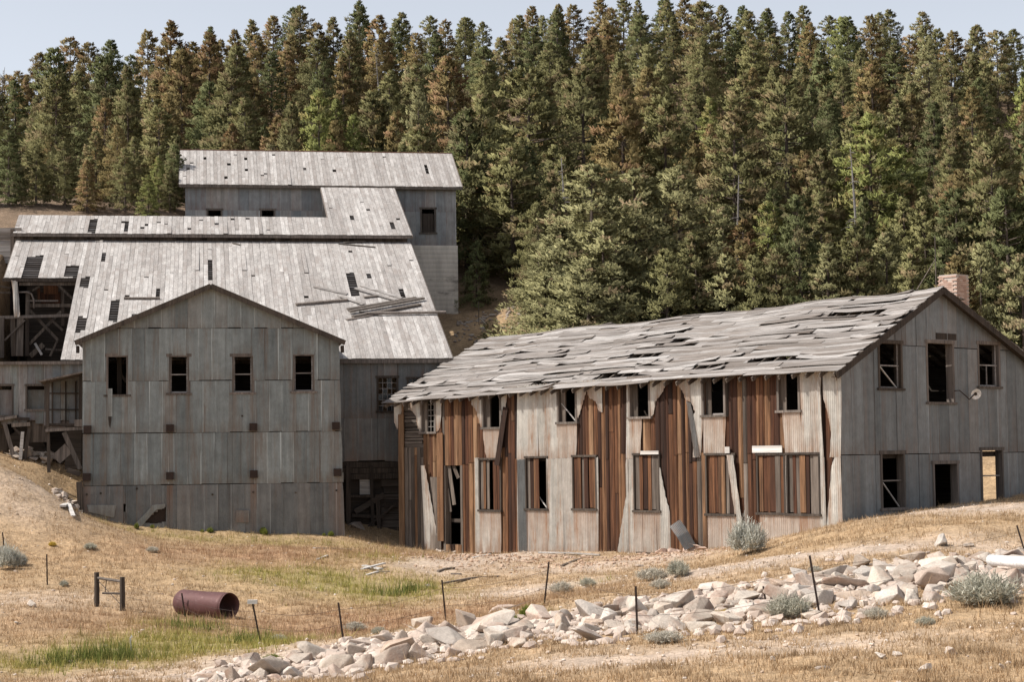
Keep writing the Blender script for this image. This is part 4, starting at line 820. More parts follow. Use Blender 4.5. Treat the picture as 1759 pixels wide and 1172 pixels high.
# ------------------------------------------------------------------ conifers
def m_foliage():
    t = NT('conifer_needles', .75); t.b.inputs['Specular IOR Level'].default_value = .15
    a = t.attr('tuft'); b = t.mix(a, t.ocol(), 1., 'MULTIPLY'); t.col(b)
    tr = t.n.new('ShaderNodeBsdfTranslucent'); t.L(b, tr.inputs[0]); mx = t.n.new('ShaderNodeMixShader'); mx.inputs[0].default_value = .28
    out = t.n['Material Output']; t.L(t.b.outputs[0], mx.inputs[1]); t.L(tr.outputs[0], mx.inputs[2]); t.L(mx.outputs[0], out.inputs[0]); return t.m
M['needles'] = m_foliage(); M['bark'] = m_wood('conifer_bark', (.09, .065, .05), (.14, .11, .09), 2, .5)
def make_tree(seed, h, rb, shape, nb, tufts, brown, bare=0.06, lsz=1.):
    """one conifer: tapered trunk with limbs, and a crown of needle sprays set on branches"""
    g = np.random.default_rng(seed); tr = MB(); n = 8; lean = g.normal(0, .012, 2)
    pts = [(lean[0] * h * t, lean[1] * h * t, h * t) for t in np.linspace(-.03, .97, n)]
    tr.tube(pts, [h * .016 * (1 - t) + .015 for t in np.linspace(0, 1, n)], 6)
    V = []; C = []; NM = []
    N = nb; k = np.arange(N); t = bare + (1 - bare) * (k + g.random(N)) / N; t = t ** .92
    if shape == 'cone': prof = (1 - t) ** .72
    elif shape == 'round': prof = np.sqrt(np.clip(1 - ((t - .32) / .68) ** 2, 0, 1)) * np.clip(t / .25, .35, 1)
    elif shape == 'column': prof = np.clip((1 - t) * 1.6, 0, 1) ** .8 * (.75 + .25 * (1 - t))
    else: prof = (1 - t) ** .6 * np.clip((t + .1) / .3, .4, 1)
    az = k * 2.39996 + g.normal(0, .5, N); lob = 1 + .20 * np.sin(az * 3 + seed) + .17 * np.sin(t * 17 + az * 2 + seed) + .10 * np.sin(t * 41 - az)
    ln = rb * prof * lob * g.uniform(.70, 1.16, N) + .12
    for i in range(N):
        d = np.array([math.cos(az[i]), math.sin(az[i]), 0]); base = np.array([lean[0] * h * t[i], lean[1] * h * t[i], h * t[i]])
        rise = g.uniform(-.25, .15) + .6 * t[i] ** 2
        L = ln[i]
        if g.random() < .35: tr.tube([base, base + d * L * .8 + np.array([0, 0, rise * L * .7])], [.022 + .012 * L, .01], 4, False)
        m = max(4, int(tufts * (L / rb + .25)))
        s = g.uniform(.12, 1, m) ** .42; side = g.normal(0, .17, m) * (L * .55 + .1); dz = g.normal(0, .11, m) * (L * .5 + .2)
        perp = np.array([-d[1], d[0], 0])
        P = base + d * (s * L)[:, None] + perp * side[:, None] + np.c_[np.zeros(m), np.zeros(m), s * L * rise - .10 * (s * L) ** 2 / rb + dz]
        isb = g.random() < brown
        q = g.random(m)
        gc = np.array([.15, .146, .068]); g2 = np.array([.30, .28, .135]); br = np.array([.285, .20, .125])
        col = gc + (g2 - gc) * q[:, None]
        if isb: col = col + (br - col) * (g.uniform(.3, .9, m) * np.clip((s - .3) * 1.6, .0, 1))[:, None]
        for j in range(m):
            o = d * g.uniform(.0, .7) + g.normal(0, .4, 3) + np.array([0, 0, .55]); o /= np.linalg.norm(o)
            rad_ = P[j] - base; rad_ = rad_ / (np.linalg.norm(rad_) + .2); nr_ = d * .8 + rad_ * .4 + np.array([0, 0, .45]) + g.normal(0, .22, 3); w = np.cross(o, nr_); w /= np.linalg.norm(w) + 1e-6; sz = g.uniform(.13, .27) * lsz; p = P[j]
            w2 = np.cross(o, w)
            for ww, f_ in ((w, .24), (w2, .12)):
                V += [p - ww * sz * f_, p + ww * sz * f_, p + o * sz + ww * sz * f_ * .4, p + o * sz * 1.05 - ww * sz * f_ * .45]; C += [col[j]] * 4; NM += [nr_] * 4
    # leader
    for j in range(14):
        p = np.array([lean[0] * h, lean[1] * h, h * (.93 + .075 * j / 14)]); a = j * 2.4; o = np.array([math.cos(a) * .6, math.sin(a) * .6, .9]); sz = .24 * (1.3 - j / 18); w = np.array([-math.sin(a), math.cos(a), 0])
        V += [p - w * sz * .3, p + w * sz * .3, p + o * sz + w * .02, p + o * sz - w * .02]; C += [np.array([.14, .15, .065])] * 4; NM += [o] * 4
    V = np.array(V); me_f = np.arange(len(V)).reshape(-1, 4)
    cr = np_mesh('crown', V, me_f, M['needles'], np.array(C), 'tuft', smooth=True); NM = np.array(NM); NM /= np.linalg.norm(NM, axis=1)[:, None]; cr.data.normals_split_custom_set_from_vertices([tuple(v_) for v_ in NM]); tk = mobj('trunk', tr.V, tr.F, M['bark'])
    data = (cr.data, tk.data); bpy.data.objects.remove(cr); bpy.data.objects.remove(tk); return data
PR = [make_tree(s, 10., rb, sh, nb, tf, br, ba, lz) for s, rb, sh, nb, tf, br, ba, lz in [
 (1, 2.6, 'cone', 150, 50, .20, .04, 1.1), (2, 2.3, 'cone', 150, 50, .45, .05, 1.1), (3, 2.7, 'spread', 150, 50, .15, .05, 1.1), (4, 2.2, 'spread', 150, 50, .3, .06, 1.1), (5, 2.9, 'cone', 170, 66, .06, .03, .85), (6, 2.0, 'column', 150, 46, .25, .05, 1.1),
 (7, 2.4, 'spread', 110, 44, .5, .14, 1.1), (8, 2.7, 'cone', 170, 56, .1, .02, .95), (9, 2.7, 'spread', 160, 56, .2, .05, .95), (10, 2.1, 'column', 150, 50, .12, .03, 1.)]]
def tree_at(x, y, h, proto, tint, label, group, wsc=1., name='conifer_tree', z=None):
    e = empty(name, (x, y, (gz1(x, y) if z is None else z) - .05), random.uniform(0, 6.28), label, 'tree', group); s = h / 10.
    e.scale = (s * wsc * 1.24, s * wsc * 1.24, s); cd, td = PR[proto]
    for nm, dt in (('crown', cd), ('trunk', td)):
        o = bpy.data.objects.new(nm, dt); COL.objects.link(o); o.parent = e; o.color = tint + (1,)
    return e
placed = []
def tint(kind):
    v = random.uniform(.85, 1.25)
    return {'olive': (v * 1.0, v * 1.0, v * .95), 'brown': (v * 1.12, v * .93, v * .88), 'dark': (v * .72, v * .82, v * .76), 'bright': (v * 1.15, v * 1.28, v * .95), 'sage': (v * 1.3, v * 1.3, v * 1.38)}[kind]
COLW = {'olive': 'olive green', 'brown': 'rusty brown-tinged', 'dark': 'dark green', 'bright': 'bright yellow-green', 'sage': 'pale grey-green'}
SHW = ['conical', 'conical', 'broad', 'broad', 'bushy', 'columnar', 'gappy', 'conical', 'bushy', 'columnar']
def tree_label(px, d, h, kind, proto):
    where = 'past the retaining wall' if px < 320 else 'behind the upper house' if px < 790 else 'above the bare dirt bank' if px < 930 else 'behind the far bunkhouse half' if px < 1270 else 'behind the near bunkhouse half' if px < 1600 else 'beyond the brick chimney'
    tier = 'on the skyline' if d > 170 else 'near the hill crest' if d > 148 else 'halfway up the hill' if d > 124 else 'at the hill foot'
    size = 'tall ' if h > 9.5 else 'small ' if h < 6 else ''
    return f"{size}{COLW[kind]} {SHW[proto]} conifer {tier} {where}"
GRP = 'conifers of the wood on the hill'
def by_top(px, py, d, kind, proto, wsc=1., hmin=4., hmax=17., lab=None):
    p = atd(px, py, d); z0 = gz1(p[0], d); h = min(max(p[2] - z0, hmin), hmax); placed.append((p[0], d, .17 * h)); 
    tree_at(p[0], d, h, proto, tint(kind), lab or tree_label(px, d, h, kind, proto), GRP, wsc)
# trees along the skyline, then the ones that stand out lower down
for i, (px, py) in enumerate([(28,190),(65,92),(92,85),(120,66),(155,78),(195,70),(225,100),(255,54),(293,39),(330,75),(362,47),(432,36),(405,90),(470,75),(515,11),(545,40),(572,30),(600,55),(618,4),(650,28),(690,22),(735,46),(765,44),(800,52),(830,39),(860,70),(885,50),(915,62),(957,17),(985,30),(1030,50),(1070,18),(1100,25),(1140,30),(1175,-6),(1205,4),(1240,10),(1275,35),(1317,17),(1355,40),(1380,36),(1420,36),(1460,30),(1500,28),(1530,48),(1585,25),(1610,60),(1640,55),(1680,70),(1712,54),(1745,100)]):
    kind = random.choices(['olive', 'brown', 'dark'], [4, 4 if px < 950 else 2, 3])[0]
    by_top(px, py, 178 + random.uniform(-8, 14), kind, random.choice([0, 1, 2, 3, 6, 7]), random.uniform(.8, 1.05), 7)
for px, py, d, kind, pr, ws, lab in [
 (95,130,122,'olive',2,.95,None),(30,330-60,118,'dark',1,1,None),(180,100,150,'dark',3,1.,None),(200,215,117,'brown',4,.8,None),(165,225,118,'olive',1,1,None),(272,270,116,'bright',0,.9,'bright green young conifer just left of the upper house'),(300,250,117,'dark',3,1,None),(230,235,120,'olive',0,.9,None),
 (548,158,132,'bright',0,.8,'slender yellow-green conifer above the upper house roof ridge'),(607,198,133,'bright',9,.8,None),(640,160,135,'olive',3,1,None),(715,150,134,'sage',4,.75,None),(680,195,134,'brown',0,.7,None),(480,200,133,'brown',1,1,None),(420,170,134,'olive',0,1,None),(575,210,131,'brown',3,.7,None),
 (360,60,160,'brown',1,1,None),(310,90,155,'brown',3,1,None),(395,120,140,'olive',8,1,None),(830,170,128,'olive',0,1,None),(800,190,127,'dark',1,1,None),(900,120,135,'olive',2,1.1,None),(880,250,123,'olive',3,1.25,'tall layered dark-trunked conifer right of the upper house'),(1000,120,140,'olive',8,1,None),(770,100,150,'brown',1,1,None),
 (817,415,118.5,'dark',7,.85,'dark drooping spruce hugging the concrete base'),(900,448,121,'dark',0,.8,'small dark spruce on the bare dirt bank'),
 (1010,285,110,'sage',4,1.4,'broad pale green bushy tree behind the far end of the bunkhouse'),(1095,295,111,'sage',4,1.35,'second broad pale bushy tree behind the bunkhouse roof'),(965,395,109,'sage',4,1.5,'low pale bushy tree at the edge of the dirt bank'),(1165,290,112,'sage',4,1.3,None),(1045,380,107,'sage',7,1.4,None),(935,470,108,'sage',4,1.5,None),(1010,450,105,'sage',4,1.6,None),(15,225,113,'dark',0,1.1,None),(62,250,113.5,'olive',7,1.,None),(112,245,114,'olive',2,1.,None),(150,275,113,'brown',1,1.,None),(215,255,114,'olive',0,1.1,None),(255,300,113,'bright',0,1.,None),(292,290,115,'olive',3,1.,None),(-60,230,113,'olive',2,1.,None),(1060,430,106,'sage',4,1.1,None),(1140,430,106,'olive',4,1.1,None),
 (1200,400,108,'olive',5,1.2,None),(1250,440,107,'sage',9,1.2,None),(1290,440,107,'olive',4,1,None),(1375,340,111,'dark',2,.85,None),(1330,430,107,'olive',8,1,None),(1420,420,108,'sage',9,1.1,None),(1470,400,108,'olive',3,1,None),(1520,400,109,'sage',4,1,None),(1565,430,107,'olive',0,1,None),(1680,420,107,'sage',4,1,'rounded pale bushy tree just right of the brick chimney'),(1700,250,112,'olive',8,1,None),(1640,330,111,'dark',3,1,None),(1730,330,109,'dark',2,1,None),(1755,440,104,'sage',8,1,None),(1590,340,113,'olive',9,1,None),(1620,430,108,'dark',0,.9,None),
 (1260,170,125,'olive',1,1.1,None),(1350,130,130,'olive',8,1.1,None),(1490,200,121,'bright',0,1.1,None),(1140,170,128,'olive',3,1,None),(1070,170,128,'brown',0,1,None)]:
    by_top(px, py, d, kind, pr, ws, 2.5, 13, lab)
# the rest of the wood
fill = []; nfix = len(placed)
for _ in range(12000):
    d = 104 + 84 * random.random() ** 1.15; px = random.uniform(-300, 2100); p = atd(px, 500, d); x = p[0]
    l = ML.l((x, d, 0)); b = BK.l((x, d, 0))
    if -27 < l[0] < 6.5 and l[1] < 33.5: continue
    if l[0] <= -21 and l[1] < 24: continue
    if l[0] < 24 and l[0] > 3 and d < (123 if px < 905 else 107): continue
    if b[1] < 19 and b[0] < 8: continue
    if px < 330 and d < 113: continue
    r = random.uniform(1.15, 1.75) * (1 + (d - 104) / 400)
    if any((x - a) ** 2 + ((d - c) * .8) ** 2 < (r + q * .75) ** 2 for a, c, q in placed): continue
    left = px < 950; kind = random.choices(['olive', 'brown', 'dark', 'bright', 'sage'], [5, 4.5 if left else 2., 2.4, .4, 1.0 if not left else .4])[0]
    h = random.uniform(5.6, 8.8) if random.random() < .82 else random.uniform(3.2, 5.5); 
    if d > 165: h = random.uniform(5.5, 8)
    placed.append((x, d, r)); fill.append((h / d if 0 < px < 1759 else 0, x, d, h, random.randrange(10), kind, px, random.uniform(.72, 1.15)))
    if len(placed) > 450: break
fill.sort(key=lambda q: -q[0]); keep = 300 - nfix
for _, x, d, h, pr, kind, px, ws in fill[:keep]: tree_at(x, d, h, pr, tint(kind), tree_label(px, d, h, kind, pr), GRP, ws)
# what is left of the wood, too far or beside the view to tell apart: one mass of thinned crowns
VV, CC, NN = [], [], []
for _, x, d, h, pr, kind, px, ws in fill[keep:]:
    me = PR[pr][0]; n_ = len(me.vertices); co = np.empty(n_ * 3, np.float32); me.vertices.foreach_get('co', co); co = co.reshape(-1, 4, 3); cl = np.empty(n_ * 4, np.float32); me.attributes['tuft'].data.foreach_get('color', cl); cl = cl.reshape(-1, 4, 4)[:, :, :3]
    k_ = rng.permutation(len(co))[:len(co) // 5]; q_ = co[k_]; c_ = q_.mean(1, keepdims=True); q_ = c_ + (q_ - c_) * 2.0; nn_ = c_ * np.array([1, 1, 0]); nn_ = nn_ / (np.linalg.norm(nn_, axis=2, keepdims=True) + .1) + np.array([0, 0, .45]) + rng.normal(0, .2, nn_.shape)
    s_ = h / 10.; a_ = random.uniform(0, 6.28); ro = np.array([[math.cos(a_), -math.sin(a_), 0], [math.sin(a_), math.cos(a_), 0], [0, 0, 1]])
    VV.append((q_ * np.array([s_ * ws * 1.2, s_ * ws * 1.2, s_])) @ ro.T + np.array([x, d, gz1(x, d) - .05])); CC.append(cl[k_] * np.array(tint(kind))); NN.append(np.repeat(nn_ @ ro.T, 4, 1))
if VV:
    VV = np.concatenate(VV).reshape(-1, 3); CC = np.concatenate(CC).reshape(-1, 3); NN = np.concatenate(NN).reshape(-1, 3); NN /= np.linalg.norm(NN, axis=1)[:, None]
    o = np_mesh('far_wood', VV, np.arange(len(VV)).reshape(-1, 4), M['needles'], CC, 'tuft', smooth=True); o.data.normals_split_custom_set_from_vertices([tuple(v_) for v_ in NN]); tag(o, 'far conifers of the wood that merge into one mass', None, None, 'stuff')
print('TREES', len(placed), sum(1 for a, c, q in placed if abs(a / c) < .275))
def snag(px, py, d, lab):
    p = atd(px, py, d); g0 = gz1(p[0], d); hh = p[2] - g0; e = empty('dead_tree', (p[0], d, g0), 0, lab, 'tree'); le = random.uniform(-.5, .5)
    MB().tube([(0, 0, -.1), (le * .3, 0, hh * .5), (le, .1, hh)], [.13, .09, .02], 6).obj('trunk', M['deadwood'], e); tr = MB()
    for i in range(30):
        z = hh * random.uniform(.2, .97); a = random.uniform(0, 6.28); L = random.uniform(.4, 1.5) * (1.2 - z / hh); q = np.array([math.cos(a), math.sin(a), -.1]); s = np.array([le * z / hh, 0, z]); tr.tube([s, s + q * L * .6, s + q * L + np.array([0, 0, -.15 * L])], [.03, .018, .006], 4, False)
    tr.obj('branches', M['deadwood'], e)
# one bare dead tree at the far left of the skyline
M['deadwood'] = m_wood('grey_deadwood', (.2, .18, .17), (.28, .26, .25), 2, .4)
p = atd(5, 190, 165); g0 = gz1(p[0], 165); dt = empty('dead_tree', (p[0], 165, g0), 0, 'bare leafless grey tree on the skyline at the wood edge', 'tree'); tr = MB(); hh = atd(5, 115, 165)[2] - g0
tr.tube([(0, 0, -.1), (.1, 0, hh * .4), (-.1, 0, hh * .75), (.15, 0, hh)], [.16, .11, .06, .015], 6).obj('trunk', M['deadwood'], dt)
tr = MB()
for i in range(26):
    z = hh * random.uniform(.35, .95); a = random.uniform(0, 6.28); L = random.uniform(.6, 1.9) * (1.25 - z / hh); q = np.array([math.cos(a), math.sin(a), .7]); s = np.array([0, 0, z]); tr.tube([s, s + q * L * .5, s + q * L + np.array([0, 0, .25 * L])], [.035, .02, .008], 4, False)
    for j in range(2): r = s + q * L * random.uniform(.4, .8); b = np.array([random.uniform(-1, 1), random.uniform(-1, 1), .8]); tr.tube([r, r + b * L * .35], [.015, .006], 3, False)
tr.obj('branches', M['deadwood'], dt)
for a in [(972,270,122,'grey dead snag leaning above the bare dirt bank'),(1262,300,113,'grey dead snag behind the middle of the bunkhouse roof'),(655,90,160,'pale dead snag in the wood behind the upper house'),(1470,250,118,'grey dead snag in the wood behind the near bunkhouse half')]: snag(*a)
# ------------------------------------------------------------------ rocks
def m_rock():
    t = NT('pale_quarry_rock', .9); rv = t.rvec()
    b = t.mix((.42, .355, .305), (.57, .515, .46), t.rnd())
    b = t.mix(b, t.ramp(t.noise((1, 1, 1), 5, .7, rv, sc=2.2), (.3, .68), (.7, 1.15)), .9, 'MULTIPLY'); b = t.mix(b, (.30, .19, .14), t.ramp(t.noise((1, 1, 1), 4, .6, rv, sc=1.3), (.50, 0.), (.70, .7)))
    b = t.mix(b, t.ramp(t.noise((1, 1, 1), 4, .7, rv, sc=16.), (.3, .75), (.7, 1.15)), .8, 'MULTIPLY'); b = t.mix(b, t.ocol(), 1., 'MULTIPLY')
    t.col(b); t.bump(t.noise((1, 1, 1), 6, .7, rv, sc=5.), .5, .06); return t.m
M['rock'] = m_rock()
def rock_mesh(seed, flat, el):
    g = np.random.default_rng(seed); bm = bmesh.new()
    for _ in range(int(g.integers(11, 18))):
        d = g.normal(0, 1, 3); d /= np.linalg.norm(d); d = np.sign(d) * np.abs(d) ** .75; bm.verts.new(Vector(d * np.array([el, 1, flat]) * .5 * g.uniform(.82, 1.08)))
    r = bmesh.ops.convex_hull(bm, input=bm.verts); bmesh.ops.delete(bm, geom=[e for e in r['geom_interior'] if isinstance(e, bmesh.types.BMVert)], context='VERTS')
    bmesh.ops.dissolve_limit(bm, angle_limit=.22, verts=bm.verts, edges=bm.edges)
    bmesh.ops.bevel(bm, geom=list(bm.edges), offset=.035, segments=2, affect='EDGES', profile=.6); bmesh.ops.triangulate(bm, faces=[f for f in bm.faces if len(f.verts) > 4])
    me = bpy.data.meshes.new('rock'); bm.to_mesh(me); bm.free(); me.materials.append(M['rock']); return me
ROCKS = [rock_mesh(50 + i, f, e) for i, (f, e) in enumerate([(.55, 1.2), (.7, 1.1), (.45, 1.4), (.8, 1.), (.6, 1.3), (.5, 1.1), (.38, 1.5), (.65, 1.25), (.75, 1.15), (.5, 1.35), (.6, 1.05), (.85, 1.2)])]
rk = []
def rock(x, y, s, lab, grp, mesh=None, sink=.16, rot=None, col=None, z=None, name='rock'):
    me = ROCKS[mesh if mesh is not None else random.randrange(len(ROCKS))]; o = bpy.data.objects.new(name, me); COL.objects.link(o)
    rx = rot or (random.uniform(-.45, .45), random.uniform(-.4, .4), random.uniform(0, 6.28)); o.rotation_euler = rx; o.scale = (s, s, s)
    zz = np.array([v.co for v in me.vertices]) @ np.array(o.rotation_euler.to_matrix()).T * s; zmin = zz[:, 2].min()
    o.location = (x, y, (gz1(x, y) if z is None else z) - zmin - s * sink); v = random.uniform(.8, 1.15); c = col or random.choice([(1, 1, 1), (1, 1, 1), (1.04, .95, .9), (.95, .93, .90), (.95, .86, .78), (1.05, 1.02, .97), (.84, .79, .75), (1.08, 1.06, 1.03), (.95, .90, .84)]); o.color = (c[0] * v, c[1] * v, c[2] * v, 1)
    m_ = ROCKS.index(me); rk.append((x, y, s)); return tag(o, rock_label(x, y, s, m_, c) if lab == 'riprap' else lab, 'rock', grp)
RSH = ['thick', 'blocky', 'long flat', 'cube-like', 'thick', 'flattish', 'slab-like', 'thick', 'blocky', 'long flat', 'stubby', 'chunky']
def rock_label(x, y, s, m, c, z=None):
    px = 879.5 + FPX * x / y; where = 'at the low gravelly end' if px < 640 else 'between the lone boulder and the tilted slab' if px < 850 else 'around the green shrubs' if px < 1000 else 'by the tall blocky boulder' if px < 1200 else 'near the yellow-flowering plants' if px < 1330 else 'by the tallest fence post' if px < 1480 else 'below the small white boulder' if px < 1640 else 'beside the white pipe'
    size = 'big' if s > .68 else 'middling' if s > .42 else 'small'; cc = 'pinkish' if c[1] / c[0] < .93 and c[0] > .9 else 'dull' if c[0] < .9 else 'greyish' if c[0] < 1 else 'pale'
    return f"{size} {cc} {RSH[m]} riprap rock {where}"
def rock_px(px, py, d, wpx, lab=None, mesh=None, rot=None, col=None):
    d = gh(px, py, d); p = atd(px, py, d); return rock(p[0], p[1], wpx / FPX * d / 1.15, lab or 'riprap', 'rocks of the riprap heap', mesh, .12, rot, col)
for a in [(583,1158,42,78,'large brown-shadowed boulder at the lower end of the riprap',0),(850,1098,44,80,'big flat-topped slab tilted toward the road in the riprap',2),(1098,1058,46.5,75,'tall blocky boulder standing behind a fence post',1),(1195,1080,42,95,'long pale slab low in the riprap',6),(1285,1040,46,58,'square-faced grey boulder in the riprap',3),(1340,1035,45,75,None,1),(1420,1000,49,80,None,5),(725,1076,50,48,'lone boulder behind the upper edge of the riprap',7),(1617,938,60,34,'small white boulder alone on the grassy bank',8),(770,1112,45,80,None,2),(870,1050,49,60,None,9),(1215,1020,49,50,None,4),(470,1170,41,110,'long pale slab at the lower end of the riprap',6),(970,1085,45,60,None,1),(1010,1105,44,60,None,2),(1570,965,51,48,None,0),(1480,975,51,45,None,10),(1690,970,50,50,None,7),(1745,960,51,45,None,1),(1720,1150,33,20,None,1),(1665,940,58,24,None,5)]: rock_px(*a)
BAND = [(340,1190,39,2.2),(470,1168,41,2.8),(600,1138,43,3.),(720,1112,44.5,3.4),(850,1090,45.5,4.),(1000,1076,45.5,4.),(1100,1066,45.5,4.2),(1230,1052,45.5,4.4),(1350,1034,45.5,5.2),(1480,1014,46,5.6),(1600,1000,47,5.2),(1700,988,48,4.4),(1790,975,49.5,3.8),(1900,968,51,3.4)]
BP = [(lambda q: (atd(a, b, q)[0], q, w))(gh(a, min(b, 1172), d)) for a, b, d, w in BAND]
tries = 0
while len(rk) < 310 and tries < 14000:
    tries += 1; i = random.randrange(len(BP) - 1); t = random.random(); x = BP[i][0] + (BP[i + 1][0] - BP[i][0]) * t; yc = BP[i][1] + (BP[i + 1][1] - BP[i][1]) * t; w = BP[i][2]; y = yc + random.uniform(-1, 1) * w * .72
    if abs(y - yc) > w: continue
    s = random.choices([random.uniform(.7, 1.05), random.uniform(.45, .7), random.uniform(.28, .45)], [1.6, 3, 1.4])[0]
    if any((x - a) ** 2 + ((y - b) * .9) ** 2 < ((s + c) * .36) ** 2 for a, b, c in rk): continue
    rock(x, y, s, 'riprap', 'rocks of the riprap heap')
print('ROCKS', len(rk))
# gravel and chips between the rocks and on bare soil: nobody could count them
def stones(name, n, region, smin, smax, c0, c1, lab, seed):
    g = np.random.default_rng(seed); x, y = region(g, n); z = gz(x, y); m = len(x); s = g.uniform(smin, smax, m) * g.uniform(.6, 1.3, m)
    ph = (1 + 5 ** .5) / 2; oc = np.array([[-1, ph, 0], [1, ph, 0], [-1, -ph, 0], [1, -ph, 0], [0, -1, ph], [0, 1, ph], [0, -1, -ph], [0, 1, -ph], [ph, 0, -1], [ph, 0, 1], [-ph, 0, -1], [-ph, 0, 1]]) / 1.9
    V = oc[None] * s[:, None, None] * g.uniform(.75, 1.2, (m, 12, 3)) * g.uniform(.7, 1.4, (m, 1, 3)) * np.array([1, 1, .7]); a = g.uniform(0, 6.28, m); ca, sa = np.cos(a)[:, None], np.sin(a)[:, None]
    V = np.stack([V[..., 0] * ca - V[..., 1] * sa, V[..., 0] * sa + V[..., 1] * ca, V[..., 2]], -1) + np.c_[x, y, z + s * .2][:, None]
    Fc = np.array([[0,11,5],[0,5,1],[0,1,7],[0,7,10],[0,10,11],[1,5,9],[5,11,4],[11,10,2],[10,7,6],[7,1,8],[3,9,4],[3,4,2],[3,2,6],[3,6,8],[3,8,9],[4,9,5],[2,4,11],[6,2,10],[8,6,7],[9,8,1]]); Fa = (Fc[None] + (np.arange(m) * 12)[:, None, None]).reshape(-1, 3)
    q = g.random(m)[:, None]; C = np.repeat((np.array(c0) * (1 - q) + np.array(c1) * q)[:, None], 12, 1)
    return tag(np_mesh(name, V.reshape(-1, 3), Fa, M['chip'], C.reshape(-1, 3), 'tuft'), lab, None, None, 'stuff')
def m_attr(name, rough=.9, transl=0.):
    t = NT(name, rough); a = t.attr('tuft'); t.col(a); t.b.inputs['Specular IOR Level'].default_value = .1
    if transl:
        tr = t.n.new('ShaderNodeBsdfTranslucent'); t.L(a, tr.inputs[0]); mx = t.n.new('ShaderNodeMixShader'); mx.inputs[0].default_value = transl; t.L(t.b.outputs[0], mx.inputs[1]); t.L(tr.outputs[0], mx.inputs[2]); t.L(mx.outputs[0], t.n['Material Output'].inputs[0])
    return t.m
M['chip'] = m_attr('stone_chips'); M['grass'] = m_attr('dry_grass_blades', .8, .25)
def reg_band(g, n):
    i = g.integers(0, len(BP) - 1, n); t = g.random(n); P = np.array(BP); x = P[i, 0] + (P[i + 1, 0] - P[i, 0]) * t; y = P[i, 1] + (P[i + 1, 1] - P[i, 1]) * t + g.normal(0, .45, n) * P[i, 2]; return x, y
def reg_field(g, n):
    y = 29 + 60 * g.random(n); x = (g.random(n) * 2 - 1) * (.29 * y + 3); k = g.random(n) < (.12 + bare(x, y)) * (30 / y) ** .3; k &= foot(x, y); return x[k], y[k]
def foot(x, y):
    """true where no building stands"""
    dx, dy = x - BK.o[0], y - BK.o[1]; bu = dx * BK.X[0] + dy * BK.X[1]; bv = dx * BK.Y[0] + dy * BK.Y[1]
    dx, dy = x - ML.o[0], y - ML.o[1]; mu = dx * ML.X[0] + dy * ML.X[1]; mv = dx * ML.Y[0] + dy * ML.Y[1]
    inb = (bu > BL - .1) & (bu < .1) & (bv > -.12) & (bv < BW); inm = (mv > AY - .1) & (mu < AX1 + .3) & (mu > AX0 - .1) | (mv > -.3) & (mu < .2)
    return ~(inb | inm)
stones('rubble', 4200, reg_band, .05, .17, (.36, .28, .23), (.54, .46, .40), 'small pale stone chips filling between the riprap rocks', 3)
stones('gravel', 15000, reg_field, .015, .05, (.36, .27, .20), (.62, .54, .47), 'scattered gravel on the bare dry soil', 4)
def reg_bank(g, n): x = g.normal(0, 4.5, n); y = 109 + 9 * g.random(n); k = (x > -3.5); return x[k], y[k]
def reg_spoil(g, n):
    px = g.uniform(690, 1260, n); d = 78 - (px - 700) * .0115 - np.abs(g.normal(0, 2.2, n)) ** 1.1; P = np.array([atd(a, 950, b) for a, b in zip(px, d)]); k = foot(P[:, 0], P[:, 1]); return P[k, 0], P[k, 1]
stones('soil_clods', 900, reg_spoil, .02, .09, (.30, .19, .125), (.46, .34, .26), 'loose reddish soil clods along the bunkhouse foot', 6)
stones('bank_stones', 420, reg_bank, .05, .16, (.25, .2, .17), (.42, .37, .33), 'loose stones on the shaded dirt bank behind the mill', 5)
# ------------------------------------------------------------------ grass
def grass(name, n, hmin, hmax, wid, blades, accept, colf, lab, seed, ymin=28.5, ymax=90., lean=.35):
    g = np.random.default_rng(seed); y = ymin + (ymax - ymin) * g.random(n) ** 1.15; x = (g.random(n) * 2 - 1) * (.285 * y + 2.5)
    cl = n2(x, y, 2.3, seed) * n2(x, y, 5.1, seed + 1) * 2.6
    k = (g.random(n) < accept(x, y) * np.clip(cl, .15, 1.5)) & foot(x, y); x, y = x[k], y[k]; m = len(x); z = gz(x, y); c = colf(x, y, g)
    X = np.repeat(x, blades) + g.normal(0, .05, m * blades); Y = np.repeat(y, blades) + g.normal(0, .05, m * blades); Z = np.repeat(z, blades) - .02; N = m * blades
    h = g.uniform(hmin, hmax, N) * np.repeat(g.uniform(.6, 1.3, m), blades); a = g.uniform(0, 6.28, N); l = g.normal(0, lean, (N, 2)) * h[:, None]; w = wid * g.uniform(.7, 1.4, N)
    dx, dy = np.cos(a) * w, np.sin(a) * w; B = np.c_[X, Y, Z]
    V = np.stack([B - np.c_[dx, dy, 0 * dx], B + np.c_[dx, dy, 0 * dx], B + np.c_[l[:, 0], l[:, 1], h]], 1)
    C = np.repeat(np.repeat(c, blades, 0) * g.uniform(.75, 1.25, (N, 1)), 3, 0)
    return tag(np_mesh(name, V.reshape(-1, 3), np.arange(N * 3).reshape(-1, 3), M['grass'], C, 'tuft'), lab, None, None, 'stuff')
def c_dry(x, y, g):
    c = np.broadcast_to(np.array([.40, .265, .145]), x.shape + (3,)).copy(); c = lerp(c, (.54, .43, .30), g.random(len(x)) * .7); c = lerp(c, (.20, .13, .07), np.clip(n2(x, y, 1.7, 5.) * 2.2 - 1.1, 0, 1) * .8); c = lerp(c, (.34, .19, .11), redg(x, y) * g.uniform(.3, 1., len(x))); c = lerp(c, (.38, .32, .10), np.clip(green(x, y) * 1.1, 0, .85)); return c
def c_green(x, y, g):
    c = lerp(np.broadcast_to(np.array([.22, .22, .06]), x.shape + (3,)).copy(), (.42, .37, .12), g.random(len(x))); return c
